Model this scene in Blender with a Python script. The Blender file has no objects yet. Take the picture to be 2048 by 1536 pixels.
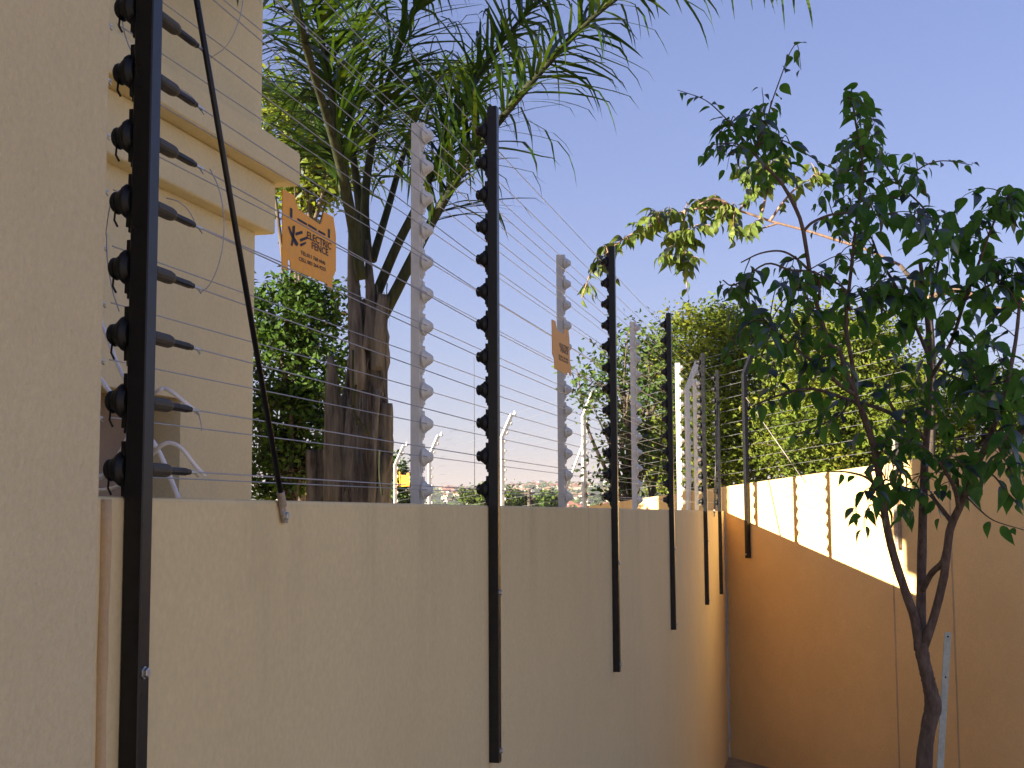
import bpy, bmesh, math, random
import numpy as np
from mathutils import Vector, Matrix

random.seed(7)
rng = np.random.default_rng(11)
sc = bpy.context.scene
col = sc.collection

# ------------------------------------------------------------------ camera, sky, sun, exposure
EYE = 2.0                                   # eye height in metres
F, CX, CY = 2650.0, 1024.0, 768.0           # focal length and centre in photo pixels (2048 x 1536)
PITCH = math.atan((1022 - 768) / F)
ROLL = math.radians(0.3)
cp, sp = math.cos(PITCH), math.sin(PITCH)
cr, sr = math.cos(ROLL), math.sin(ROLL)
Xr, Uv, Fw = Vector((1, 0, 0)), Vector((0, -sp, cp)), Vector((0, cp, sp))
cam_d = bpy.data.cameras.new('camera')
cam_d.sensor_width = 36.0
cam_d.lens = F / 2048 * 36.0
cam_d.clip_start, cam_d.clip_end = 0.05, 9000
cam = bpy.data.objects.new('camera', cam_d)
col.objects.link(cam)
ax, ay = Xr * cr - Uv * sr, Xr * sr + Uv * cr
m = Matrix((ax, ay, -Fw)).transposed().to_4x4()
m.translation = (0, 0, EYE)
cam.matrix_world = m
sc.camera = cam

TO_SUN = Vector((-0.8311, -0.4772, 0.2857)).normalized()
w = bpy.data.worlds.new('World')
sc.world = w
w.use_nodes = True
nt = w.node_tree
bg = nt.nodes['Background']
sky = nt.nodes.new('ShaderNodeTexSky')
sky.sky_type = 'NISHITA'
sky.sun_disc = False
sky.sun_elevation = math.radians(16.6)
sky.sun_rotation = math.radians(240.0)
sky.altitude = 1400
sky.air_density, sky.dust_density, sky.ozone_density = 1.0, 0.15, 2.6
tint = nt.nodes.new('ShaderNodeMix')
tint.data_type = 'RGBA'
tint.blend_type = 'MULTIPLY'
tint.inputs['Factor'].default_value = 1.0
tint.inputs['B'].default_value = (1.27, 0.935, 1.02, 1)
nt.links.new(sky.outputs[0], tint.inputs['A'])
lum = nt.nodes.new('ShaderNodeRGBToBW')
pw = nt.nodes.new('ShaderNodeMath')
pw.operation = 'POWER'
pw.inputs[1].default_value = -0.42
scl = nt.nodes.new('ShaderNodeVectorMath')
scl.operation = 'SCALE'
nt.links.new(tint.outputs['Result'], lum.inputs[0])
nt.links.new(lum.outputs[0], pw.inputs[0])
nt.links.new(tint.outputs['Result'], scl.inputs[0])
nt.links.new(pw.outputs[0], scl.inputs['Scale'])
nt.links.new(scl.outputs[0], bg.inputs['Color'])
bg.inputs['Strength'].default_value = 0.059

sun_d = bpy.data.lights.new('sun', 'SUN')
sun_d.energy = 5.0
sun_d.angle = math.radians(0.5)
sun_d.color = (1.0, 0.89, 0.70)
sun = bpy.data.objects.new('sun', sun_d)
sun.rotation_euler = TO_SUN.to_track_quat('Z', 'Y').to_euler()
sun.location = (0, 0, 30)
col.objects.link(sun)

sc.view_settings.view_transform = 'Standard'
sc.view_settings.look = 'None'
sc.view_settings.gamma = 1.0
sc.view_settings.exposure = 2.08
sc.cycles.max_bounces = 8
sc.cycles.diffuse_bounces = 5
sc.cycles.use_denoising = True


# ------------------------------------------------------------------ pixel geometry
def ray(x, y):
    u, v = (x - CX) / F, -(y - CY) / F
    a, b = u * cr + v * sr, -u * sr + v * cr
    return Vector((a, cp - b * sp, sp + b * cp))


def at(px, py, Y):
    """world point seen at a photo pixel, Y metres ahead of the camera"""
    r = ray(px, py)
    r = r * (Y / r.y)
    return Vector((r.x, r.y, r.z + EYE))


def proj(p):
    x, y, z = p[0], p[1], p[2] - EYE
    d = y * cp + z * sp
    a, b = x / d, (-y * sp + z * cp) / d
    return CX + F * (a * cr - b * sr), CY - F * (a * sr + b * cr)


def hit(px, py, n, D):
    r = ray(px, py)
    r = r * (D / r.dot(n))
    return Vector((r.x, r.y, r.z + EYE))


AZ1 = math.radians(13.65)
d1 = Vector((math.sin(AZ1), math.cos(AZ1), 0))
n1 = Vector((d1.y, -d1.x, 0))               # towards the camera side
DF = -0.900                                 # near face of the fence wall


def L(a, p, z):
    """a metres along the fence wall, p metres out of its near face, z metres above the eye"""
    q = d1 * a + n1 * (DF + p)
    return Vector((q.x, q.y, EYE + z))


def onL(px, py, p=0.0):
    q = hit(px, py, n1, DF + p)
    return q.dot(d1), q.z - EYE


AZ2 = math.radians(-28.0)
d2 = Vector((math.sin(AZ2), math.cos(AZ2), 0))
n2 = Vector((d2.y, -d2.x, 0))               # away from the camera
_aC, _ = onL(1448, 1022)
C0 = L(_aC, 0, 0)
D2 = C0.dot(n2)


def R(s, o, z):
    """s metres along the end wall from the corner, o metres out of its face, z above the eye"""
    q = C0 - d2 * s - n2 * o
    return Vector((q.x, q.y, EYE + z))


def onR(px, py, o=0.0):
    q = hit(px, py, n2, D2 - o)
    return -(q - C0).dot(d2), q.z - EYE


# ------------------------------------------------------------------ materials
MATS = {}


def principled(name, color, rough=0.6, metal=0.0, spec=0.5):
    mt = bpy.data.materials.new(name)
    mt.use_nodes = True
    b = mt.node_tree.nodes['Principled BSDF']
    b.inputs['Base Color'].default_value = (*color, 1)
    b.inputs['Roughness'].default_value = rough
    b.inputs['Metallic'].default_value = metal
    b.inputs['Specular IOR Level'].default_value = spec
    MATS[name] = mt
    return mt


def nd(mt, t, **kw):
    n = mt.node_tree.nodes.new(t)
    for k, v in kw.items():
        setattr(n, k, v)
    return n


def noise_on(mt, scale, detail=4, rough=0.55, stretch=(1, 1, 1)):
    geo = nd(mt, 'ShaderNodeNewGeometry')
    mp = nd(mt, 'ShaderNodeMapping')
    mp.inputs['Scale'].default_value = stretch
    tx = nd(mt, 'ShaderNodeTexNoise')
    tx.inputs['Scale'].default_value = scale
    tx.inputs['Detail'].default_value = detail
    tx.inputs['Roughness'].default_value = rough
    lk = mt.node_tree.links.new
    lk(geo.outputs['Position'], mp.inputs['Vector'])
    lk(mp.outputs[0], tx.inputs['Vector'])
    return tx


def ramp(mt, src, stops):
    r = nd(mt, 'ShaderNodeValToRGB')
    e = r.color_ramp.elements
    while len(e) < len(stops):
        e.new(0.5)
    for el, (p, c) in zip(e, stops):
        el.position = p
        el.color = (*c, 1) if len(c) == 3 else c
    mt.node_tree.links.new(src, r.inputs[0])
    return r


def mix(mt, a, b, fac, mode='MIX'):
    mx = nd(mt, 'ShaderNodeMix', data_type='RGBA', blend_type=mode)
    lk = mt.node_tree.links.new
    for s, v in (('A', a), ('B', b), ('Factor', fac)):
        if isinstance(v, (int, float)):
            mx.inputs[s].default_value = v
        elif isinstance(v, tuple):
            mx.inputs[s].default_value = (*v, 1)
        else:
            lk(v, mx.inputs[s])
    return mx.outputs['Result']


def bump(mt, hgt, strength, dist):
    bp = nd(mt, 'ShaderNodeBump')
    bp.inputs['Strength'].default_value = strength
    bp.inputs['Distance'].default_value = dist
    mt.node_tree.links.new(hgt, bp.inputs['Height'])
    return bp.outputs[0]


def plaster(name, base, coarse=90.0, depth=0.002, stains=0.0, strength=0.5, mott=0.12, stain_top=None):
    mt = principled(name, base, 0.92, 0, 0.25)
    b = mt.node_tree.nodes['Principled BSDF']
    lk = mt.node_tree.links.new
    n_big = noise_on(mt, 1.3, 5, 0.6)
    n_mid = noise_on(mt, 9.0, 4, 0.6)
    n_fin = noise_on(mt, coarse, 3, 0.6)
    k0 = tuple(c * (1 - mott) for c in base)
    k1 = tuple(min(1, c * (1 + mott)) for c in base)
    c = ramp(mt, n_big.outputs['Fac'], [(0.3, k0), (0.7, k1)]).outputs[0]
    g = ramp(mt, n_mid.outputs['Fac'], [(0.3, (0.93, 0.92, 0.9)), (0.7, (1.05, 1.04, 1.03))]).outputs[0]
    c = mix(mt, c, g, 0.3, 'MULTIPLY')
    g = ramp(mt, n_fin.outputs['Fac'], [(0.3, (0.9, 0.9, 0.9)), (0.7, (1.06, 1.06, 1.06))]).outputs[0]
    c = mix(mt, c, g, 0.6, 'MULTIPLY')
    if stains:
        st = noise_on(mt, 7.0, 5, 0.65, (1, 1, 0.09))
        s2 = ramp(mt, st.outputs['Fac'], [(0.5, (0, 0, 0)), (0.74, (1, 1, 1))]).outputs[0]
        spk = noise_on(mt, 38.0, 4, 0.7, (1, 1, 0.45))
        s3 = ramp(mt, spk.outputs['Fac'], [(0.56, (0, 0, 0)), (0.68, (1, 1, 1))]).outputs[0]
        geo = nd(mt, 'ShaderNodeNewGeometry')
        sep = nd(mt, 'ShaderNodeSeparateXYZ')
        lk(geo.outputs['Position'], sep.inputs[0])
        mr = nd(mt, 'ShaderNodeMapRange')
        top = stain_top or 2.0
        mr.inputs['From Min'].default_value = top - 0.45
        mr.inputs['From Max'].default_value = top
        lk(sep.outputs['Z'], mr.inputs['Value'])
        m1 = nd(mt, 'ShaderNodeMath', operation='MULTIPLY')
        lk(s2, m1.inputs[0])
        lk(mr.outputs[0], m1.inputs[1])
        m2 = nd(mt, 'ShaderNodeMath', operation='MULTIPLY')
        lk(m1.outputs[0], m2.inputs[0])
        m2.inputs[1].default_value = stains
        c = mix(mt, c, tuple(x * 0.42 for x in base), m2.outputs[0])
        m3 = nd(mt, 'ShaderNodeMath', operation='MULTIPLY')
        lk(s3, m3.inputs[0])
        m4 = nd(mt, 'ShaderNodeMath', operation='MULTIPLY')
        lk(m1.outputs[0], m4.inputs[0])
        m4.inputs[1].default_value = stains
        lk(m4.outputs[0], m3.inputs[1])
        c = mix(mt, c, tuple(x * 0.3 for x in base), m3.outputs[0])
    lk(c, b.inputs['Base Color'])
    nb = noise_on(mt, coarse * 0.55, 5, 0.65)
    nb2 = noise_on(mt, coarse * 0.1, 3, 0.5)
    h = mix(mt, nb.outputs['Fac'], nb2.outputs['Fac'], 0.12)
    lk(bump(mt, h, strength, depth), b.inputs['Normal'])
    return mt


WALL = (0.715, 0.58, 0.32)
plaster('wall_plaster', WALL, 75, 0.004, 0.22, 0.5, 0.03, 2.0)
plaster('end_wall_plaster', (0.84, 0.58, 0.26), 75, 0.004, 0.35, 0.5, 0.06, 2.25)
plaster('pier_plaster', (0.64, 0.54, 0.33), 130, 0.006, 0, 0.75, 0.06)
plaster('house_plaster', (0.69, 0.595, 0.36), 60, 0.004, 0, 0.5, 0.06)
plaster('niche_shade_plaster', (0.34, 0.25, 0.17), 60, 0.004, 0, 0.5, 0.1)  # recess shade put into the colour, darker than the house plaster
plaster('ochre_filler', (0.56, 0.40, 0.23), 120, 0.004, 0, 0.8, 0.25)
plaster('mortar', (0.42, 0.40, 0.36), 60, 0.006, 0, 1.0, 0.4)


def paint(name, color, rough, spec=0.5, speck=0.1, metal=0.0, sc_=60, bumpd=0.0006):
    mt = principled(name, color, rough, metal, spec)
    b = mt.node_tree.nodes['Principled BSDF']
    n = noise_on(mt, sc_, 4, 0.6)
    lo = tuple(c * (1 - speck) for c in color)
    hi = tuple(min(1, c * (1 + speck)) for c in color)
    mt.node_tree.links.new(ramp(mt, n.outputs['Fac'], [(0.3, lo), (0.7, hi)]).outputs[0], b.inputs['Base Color'])
    r = ramp(mt, n.outputs['Fac'], [(0.3, (rough * 0.8,) * 3), (0.7, (min(1, rough * 1.2),) * 3)])
    mt.node_tree.links.new(r.outputs[0], b.inputs['Roughness'])
    mt.node_tree.links.new(bump(mt, n.outputs['Fac'], 0.4, bumpd), b.inputs['Normal'])
    return mt


paint('black_paint', (0.008, 0.008, 0.010), 0.34, 0.4, 0.3)
paint('black_plastic', (0.007, 0.007, 0.008), 0.5, 0.4, 0.3)
paint('white_paint', (0.66, 0.66, 0.64), 0.45, 0.5, 0.07)
paint('white_plastic', (0.70, 0.69, 0.65), 0.5, 0.5, 0.06)
paint('galvanised', (0.52, 0.53, 0.54), 0.38, 0.5, 0.2, 0.85, 90)
paint('bracket_steel', (0.36, 0.31, 0.26), 0.55, 0.5, 0.25, 0.5, 90)
paint('wire_steel', (0.42, 0.42, 0.44), 0.4, 0.5, 0.1, 0.7)
paint('strain_body', (0.055, 0.048, 0.036), 0.55, 0.3, 0.25)
paint('mast_grey', (0.10, 0.10, 0.11), 0.6, 0.3, 0.2)
paint('cable_white', (0.78, 0.76, 0.78), 0.45, 0.5, 0.06)
paint('sign_orange', (0.95, 0.41, 0.03), 0.5, 0.4, 0.08)
paint('sign_ink', (0.035, 0.028, 0.04), 0.6, 0.3, 0.2)
paint('stake_paint', (0.40, 0.43, 0.38), 0.6, 0.4, 0.2, 0, 40)
paint('soil', (0.34, 0.27, 0.19), 0.95, 0.2, 0.3, 0, 6, 0.02)


def leaf_mat(name, dark, light, trans, var_scale=9.0, gloss=0.35, tmul=0.45, third=None):
    mt = bpy.data.materials.new(name)
    mt.use_nodes = True
    t = mt.node_tree
    t.nodes.clear()
    lk = t.links.new
    n = noise_on(mt, var_scale, 2, 0.6)
    st = [(0.32, dark), (0.68, light)] if third is None else [(0.3, dark), (0.58, light), (0.74, third)]
    c = ramp(mt, n.outputs['Fac'], st).outputs[0]
    df = nd(mt, 'ShaderNodeBsdfDiffuse')
    tr = nd(mt, 'ShaderNodeBsdfTranslucent')
    gl = nd(mt, 'ShaderNodeBsdfGlossy')
    gl.inputs['Roughness'].default_value = gloss
    gl.inputs['Color'].default_value = (0.15, 0.17, 0.14, 1)
    lk(c, df.inputs['Color'])
    lk(mix(mt, c, trans, 1.0, 'MULTIPLY'), tr.inputs['Color'])
    m1 = nd(mt, 'ShaderNodeMixShader')
    m1.inputs[0].default_value = tmul
    lk(df.outputs[0], m1.inputs[1])
    lk(tr.outputs[0], m1.inputs[2])
    fr = nd(mt, 'ShaderNodeFresnel')
    fr.inputs['IOR'].default_value = 1.27
    m2 = nd(mt, 'ShaderNodeMixShader')
    lk(fr.outputs[0], m2.inputs[0])
    lk(m1.outputs[0], m2.inputs[1])
    lk(gl.outputs[0], m2.inputs[2])
    out = nd(mt, 'ShaderNodeOutputMaterial')
    lk(m2.outputs[0], out.inputs['Surface'])
    MATS[name] = mt
    return mt


leaf_mat('sapling_leaf', (0.040, 0.110, 0.035), (0.105, 0.205, 0.052), (1.4, 1.7, 0.5), 14, 0.4, 0.42)
leaf_mat('sunny_leaf', (0.09, 0.15, 0.03), (0.17, 0.22, 0.05), (1.4, 1.4, 0.5), 8, 0.45, 0.35, (0.25, 0.26, 0.07))  # sunlit look put into a paler leaf colour of the same species
leaf_mat('palm_leaf', (0.016, 0.042, 0.012), (0.045, 0.085, 0.018), (2.4, 2.1, 0.5), 5, 0.3, 0.36, (0.085, 0.095, 0.02))  # colours lowered so sun-struck fronds read as shaded
leaf_mat('bush_leaf', (0.030, 0.070, 0.016), (0.085, 0.145, 0.026), (1.6, 1.7, 0.5), 6, 0.4, 0.3)
leaf_mat('hedge_leaf', (0.11, 0.17, 0.025), (0.21, 0.25, 0.035), (1.6, 1.5, 0.4), 2.2, 0.45, 0.45, (0.31, 0.29, 0.04))
leaf_mat('dark_tree_leaf', (0.05, 0.10, 0.028), (0.12, 0.17, 0.04), (1.5, 1.5, 0.5), 3, 0.45, 0.3)
leaf_mat('far_leaf', (0.06, 0.10, 0.025), (0.13, 0.17, 0.04), (1.3, 1.3, 0.5), 0.6, 0.5, 0.2)


def bark(name, a, b_, scale, stretch, depth=0.01):
    mt = principled(name, a, 0.9, 0, 0.2)
    b = mt.node_tree.nodes['Principled BSDF']
    n = noise_on(mt, scale, 5, 0.65, stretch)
    mt.node_tree.links.new(ramp(mt, n.outputs['Fac'], [(0.32, a), (0.68, b_)]).outputs[0], b.inputs['Base Color'])
    mt.node_tree.links.new(bump(mt, n.outputs['Fac'], 0.8, depth), b.inputs['Normal'])


bark('sapling_bark', (0.075, 0.050, 0.040), (0.17, 0.125, 0.10), 60, (1, 1, 0.35), 0.004)
bark('sunny_bark', (0.22, 0.13, 0.09), (0.40, 0.27, 0.19), 40, (1, 1, 0.4), 0.004)  # sunlit wood tone put into the colour, paler than the trunk
bark('palm_bark', (0.022, 0.02, 0.018), (0.17, 0.15, 0.13), 16, (1, 1, 0.10), 0.03)
bark('palm_stalk', (0.014, 0.018, 0.009), (0.05, 0.054, 0.026), 22, (1, 1, 0.12), 0.01)  # darkened to stand in for shade on the frond ribs
bark('tree_bark', (0.06, 0.045, 0.035), (0.14, 0.11, 0.085), 12, (1, 1, 0.3), 0.02)


# ------------------------------------------------------------------ mesh helpers
def obj(name, verts, faces, mat, parent=None, smooth=False):
    me = bpy.data.meshes.new(name)
    me.from_pydata([tuple(v) for v in verts], [], faces)
    me.update()
    if smooth:
        me.polygons.foreach_set('use_smooth', [True] * len(me.polygons))
    for k in (mat if isinstance(mat, (list, tuple)) else [mat]):
        me.materials.append(MATS[k])
    o = bpy.data.objects.new(name, me)
    col.objects.link(o)
    if parent:
        o.parent = parent
    return o


def fast_mesh(name, V, idx, n_per, mat, parent=None, smooth=False):
    """V (n,3) float array, idx flat loop indices, every face with n_per corners"""
    me = bpy.data.meshes.new(name)
    nf = len(idx) // n_per
    me.vertices.add(len(V))
    me.vertices.foreach_set('co', np.asarray(V, dtype=np.float32).ravel())
    me.loops.add(len(idx))
    me.loops.foreach_set('vertex_index', np.asarray(idx, dtype=np.int32))
    me.polygons.add(nf)
    me.polygons.foreach_set('loop_start', np.arange(0, len(idx), n_per, dtype=np.int32))
    me.polygons.foreach_set('loop_total', np.full(nf, n_per, dtype=np.int32))
    me.update(calc_edges=True)
    if smooth:
        me.polygons.foreach_set('use_smooth', [True] * nf)
    me.materials.append(MATS[mat])
    o = bpy.data.objects.new(name, me)
    col.objects.link(o)
    if parent:
        o.parent = parent
    return o


class MB:
    def __init__(self):
        self.v, self.f = [], []

    def add(self, vs, fs):
        k = len(self.v)
        self.v += [Vector(q) for q in vs]
        self.f += [tuple(i + k for i in f) for f in fs]

    def hexa(self, p):
        """eight points: four below, four above, both rings in the same order"""
        self.add(p, [(3, 2, 1, 0), (4, 5, 6, 7), (0, 1, 5, 4), (1, 2, 6, 5), (2, 3, 7, 6), (3, 0, 4, 7)])

    def tube(self, pts, rad, sides=8, caps=True):
        pts = [Vector(p) for p in pts]
        n = len(pts)
        rad = rad if isinstance(rad, (list, tuple)) else [rad] * n
        ref = None
        k0 = len(self.v)
        for i in range(n):
            t = (pts[min(i + 1, n - 1)] - pts[max(i - 1, 0)]).normalized()
            if ref is None:
                ref = Vector((0, 0, 1)) if abs(t.z) < 0.9 else Vector((1, 0, 0))
            ref = (ref - t * ref.dot(t))
            ref = ref.normalized() if ref.length > 1e-5 else t.orthogonal().normalized()
            b = t.cross(ref)
            for k in range(sides):
                a = 2 * math.pi * k / sides
                self.v.append(pts[i] + (ref * math.cos(a) + b * math.sin(a)) * rad[i])
        for i in range(n - 1):
            for k in range(sides):
                a, b2 = k0 + i * sides + k, k0 + i * sides + (k + 1) % sides
                self.f.append((a, b2, b2 + sides, a + sides))
        if caps:
            self.f.append(tuple(k0 + k for k in reversed(range(sides))))
            self.f.append(tuple(k0 + (n - 1) * sides + k for k in range(sides)))

    def lathe(self, o, axis, prof, sides=14):
        axis = Vector(axis).normalized()
        self.tube([Vector(o) + axis * (d + i * 1e-6) for i, (d, r) in enumerate(prof)], [r for d, r in prof], sides)

    def build(self, name, mat, parent=None, smooth=False):
        return obj(name, self.v, self.f, mat, parent, smooth)


def empty(name, loc=(0, 0, 0)):
    o = bpy.data.objects.new(name, None)
    o.empty_display_size = 0.1
    o.location = loc
    col.objects.link(o)
    return o


def tag(o, label, cat, group=None):
    o['label'] = label
    o['category'] = cat
    if group:
        o['group'] = group
    return o


def struct(o, kind='structure'):
    o['kind'] = kind
    return o


def bevel(o, wd, seg=2):
    bm = bmesh.new()
    bm.from_mesh(o.data)
    bmesh.ops.bevel(bm, geom=[e for e in bm.edges], offset=wd, segments=seg, affect='EDGES', profile=0.5)
    bm.to_mesh(o.data)
    bm.free()
    return o


def curve_pts(P, n=24):
    """Catmull-Rom through the points"""
    P = [Vector(p) for p in P]
    if len(P) < 3:
        return [P[0].lerp(P[-1], i / (n - 1)) for i in range(n)]
    Q = [P[0] * 2 - P[1]] + P + [P[-1] * 2 - P[-2]]
    out = []
    per = max(2, n // (len(P) - 1))
    for i in range(len(P) - 1):
        a, b, c, d = Q[i:i + 4]
        for k in range(per):
            t = k / per
            out.append(0.5 * ((2 * b) + (c - a) * t + (2 * a - 5 * b + 4 * c - d) * t * t + (3 * b - a - 3 * c + d) * t ** 3))
    out.append(P[-1])
    return out


def lerp(a, b, t):
    return a + (b - a) * t


# ------------------------------------------------------------------ ground and far hills
Vg, Fg = [], []
ng = 96
Vg.append((0, 0, 0))
radii = [2, 6, 15, 40, 120, 400, 1000, 1900]
for r in radii:
    for k in range(ng):
        a = 2 * math.pi * k / ng
        Vg.append((r * math.cos(a), r * math.sin(a) + 5, 0))
for k in range(ng):
    Fg.append((0, 1 + k, 1 + (k + 1) % ng))
for i in range(len(radii) - 1):
    for k in range(ng):
        a, b = 1 + i * ng + k, 1 + i * ng + (k + 1) % ng
        Fg.append((a, a + ng, b + ng, b))
struct(obj('ground', Vg, Fg, 'soil'))

HILL_Y0, HILL_Y1 = 620.0, 1500.0
mt = principled('hill_green', (0.07, 0.09, 0.04), 0.95, 0, 0.1)
_b = mt.node_tree.nodes['Principled BSDF']
_n = noise_on(mt, 0.035, 6, 0.7)
mt.node_tree.links.new(ramp(mt, _n.outputs['Fac'], [(0.35, (0.045, 0.065, 0.028)), (0.55, (0.10, 0.11, 0.06)), (0.7, (0.22, 0.17, 0.12))]).outputs[0], _b.inputs['Base Color'])


def hill_z(x, y):
    t = max(0.0, min(1.0, (y - 500) / 900.0))
    t2 = t * t * (3 - 2 * t)
    return t2 * (23 + 3.0 * math.sin(x * 0.006 + 0.7) + 1.8 * math.sin(x * 0.021) + 1.0 * math.sin(x * 0.07))


NX, NY = 90, 26
Vh, Fh = [], []
for j in range(NY):
    for i in range(NX):
        x = -900 + 1900 * i / (NX - 1)
        y = 480 + (HILL_Y1 + 300 - 480) * j / (NY - 1)
        Vh.append((x, y, hill_z(x, min(y, 1400)) - 0.4 - max(0, y - 1450) * 0.05))
for j in range(NY - 1):
    for i in range(NX - 1):
        a = j * NX + i
        Fh.append((a, a + 1, a + NX + 1, a + NX))
struct(obj('hills', Vh, Fh, 'hill_green', smooth=True))

# ------------------------------------------------------------------ fence wall (left) and its end pier
A0, A1 = 1.30, _aC
THICK = 0.19
Z0, Z1 = 0.022, -0.008        # top of the wall above the eye, near end and corner


def ltop(a):
    return lerp(Z0, Z1, (a - A0) / (A1 - A0))


wall = empty('fence_wall', L(5, -THICK / 2, -EYE))
tag(wall, 'long tan plastered boundary wall carrying the black fence posts', 'wall')
aj, _ = onL(1264, 1040)


def wall_seg(a0, a1):
    q = MB()
    q.hexa([L(a0, 0, -EYE - .05), L(a1, 0, -EYE - .05), L(a1, -THICK, -EYE - .05), L(a0, -THICK, -EYE - .05),
            L(a0, 0, ltop(a0)), L(a1, 0, ltop(a1)), L(a1, -THICK, ltop(a1)), L(a0, -THICK, ltop(a0))])
    o = q.build('wall_panel', 'wall_plaster')
    bevel(o, 0.006, 2)
    o.parent = wall
    o.matrix_parent_inverse = wall.matrix_world.inverted() if False else Matrix.Translation(-wall.location)
    return o


def part(o, parent):
    o.parent = parent
    o.matrix_parent_inverse = Matrix.Translation(-Vector(parent.location))
    return o


wall_seg(A0, aj - .0015)
wall_seg(aj + .0015, A1 - 0.012)
q = MB()
q.hexa([L(aj - .004, -.004, -EYE), L(aj + .004, -.004, -EYE), L(aj + .004, -.02, -EYE), L(aj - .004, -.02, -EYE),
        L(aj - .004, -.004, ltop(aj) - .01), L(aj + .004, -.004, ltop(aj) - .01), L(aj + .004, -.02, ltop(aj) - .01), L(aj - .004, -.02, ltop(aj) - .01)])
part(q.build('crack_filler', 'mortar'), wall)
# ragged mortar seam in the corner
q = MB()
pts, rr = [], []
for i in range(60):
    z = lerp(-EYE, Z1 - .01, i / 59)
    pts.append(L(A1 - .013 + random.uniform(-.003, .003), .004 + random.uniform(-.004, .003), z))
    rr.append(.014 + random.uniform(-.005, .006))
q.tube(pts, rr, 7)
part(q.build('mortar_seam', 'mortar', smooth=True), wall)
# rounded ochre bead at the near end
ab, zb = onL(207, 1100)
q = MB()
pts = [L(ab + random.uniform(-.001, .001), .001, lerp(-EYE, ltop(ab) - .004, i / 40)) for i in range(41)]
q.tube(pts, [.0085 + random.uniform(-.001, .001) for _ in pts], 10)
part(q.build('corner_bead', 'ochre_filler', smooth=True), wall)

pier = empty('gate_pier', L(0.6, -.2, -EYE))
tag(pier, 'tall rough plastered pier filling the left edge, close to the camera', 'pier')
q = MB()
PA = 1.338
q.hexa([L(-1.2, .10, -EYE - .05), L(PA, .10, -EYE - .05), L(PA, -.30, -EYE - .05), L(-1.2, -.30, -EYE - .05),
        L(-1.2, .10, 2.6), L(PA, .10, 2.6), L(PA, -.30, 2.6), L(-1.2, -.30, 2.6)])
o = q.build('pier_shaft', 'pier_plaster')
bevel(o, 0.006, 3)
part(o, pier)
q = MB()
q.hexa([L(-1.26, .15, 2.602), L(PA + .05, .15, 2.602), L(PA + .05, -.35, 2.602), L(-1.26, -.35, 2.602),
        L(-1.26, .15, 2.7), L(PA + .05, .15, 2.7), L(PA + .05, -.35, 2.7), L(-1.26, -.35, 2.7)])
part(q.build('pier_cap', 'pier_plaster'), pier)

# ------------------------------------------------------------------ end wall (right) with its joints
end = empty('end_wall', R(1, -.1, -EYE))
tag(end, 'sunlit tan end wall with sloping top behind the young tree', 'wall')


def rtop(s):
    return 0.192 + 0.068 * s


s1, _ = onR(1793, 1350)
s2_, _ = onR(1912, 1350)
edges = [-13.0, -4.0, s1 - .006, s1 + .006, s2_ - .006, s2_ + .006, 5.2]
for a, b in ((-13.0, -4.003), (-3.997, s1 - .006), (s1 + .006, s2_ - .006), (s2_ + .006, 5.2)):
    q = MB()
    q.hexa([R(a, 0, -EYE - .05), R(b, 0, -EYE - .05), R(b, -.2, -EYE - .05), R(a, -.2, -EYE - .05),
            R(a, 0, max(rtop(a), -1)), R(b, 0, rtop(b)), R(b, -.2, rtop(b)), R(a, -.2, max(rtop(a), -1))])
    o = q.build('wall_panel', 'end_wall_plaster')
    bevel(o, 0.004, 2)
    part(o, end)
for s_ in (s1, s2_):
    q = MB()
    pts = [R(s_ + random.uniform(-.001, .001), -.004, lerp(-EYE, rtop(s_) - .01, i / 50)) for i in range(51)]
    q.tube(pts, [.0082 + random.uniform(-.0012, .0014) for _ in pts], 8)
    part(q.build('expansion_joint', 'ochre_filler', smooth=True), end)

# ------------------------------------------------------------------ neighbouring house: wing with cornice bands
Hc = at(504, 900, 6.0)
Ha, Hp = Hc.dot(d1), Hc.dot(n1) - DF
HW = 1.10
house = empty('house', L(Ha - 3, Hp - .5, -EYE))
tag(house, 'tan plastered house wing with stepped cornice bands behind the wall', 'house')


def hbox(a0, a1, p0, p1, z0, z1, name='wall', mat='house_plaster', bv=0.012):
    q = MB()
    q.hexa([L(a0, p1, z0), L(a1, p1, z0), L(a1, p0, z0), L(a0, p0, z0), L(a0, p1, z1), L(a1, p1, z1), L(a1, p0, z1), L(a0, p0, z1)])
    o = q.build(name, mat)
    if bv:
        bevel(o, bv, 3)
    return part(o, house)


def zpix(px, py, a, p):
    """height above the eye of a pixel on the vertical line at (a, p)"""
    q = L(a, p, 0)
    return at(px, py, q.y).z - EYE


zA = zpix(604, 306, Ha + .156, Hp + .156)
zB = zpix(604, 374, Ha + .156, Hp + .156)
zC = zpix(552, 470, Ha + .071, Hp + .071)
HA0 = -2.5
HTOP = 3.2
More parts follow.
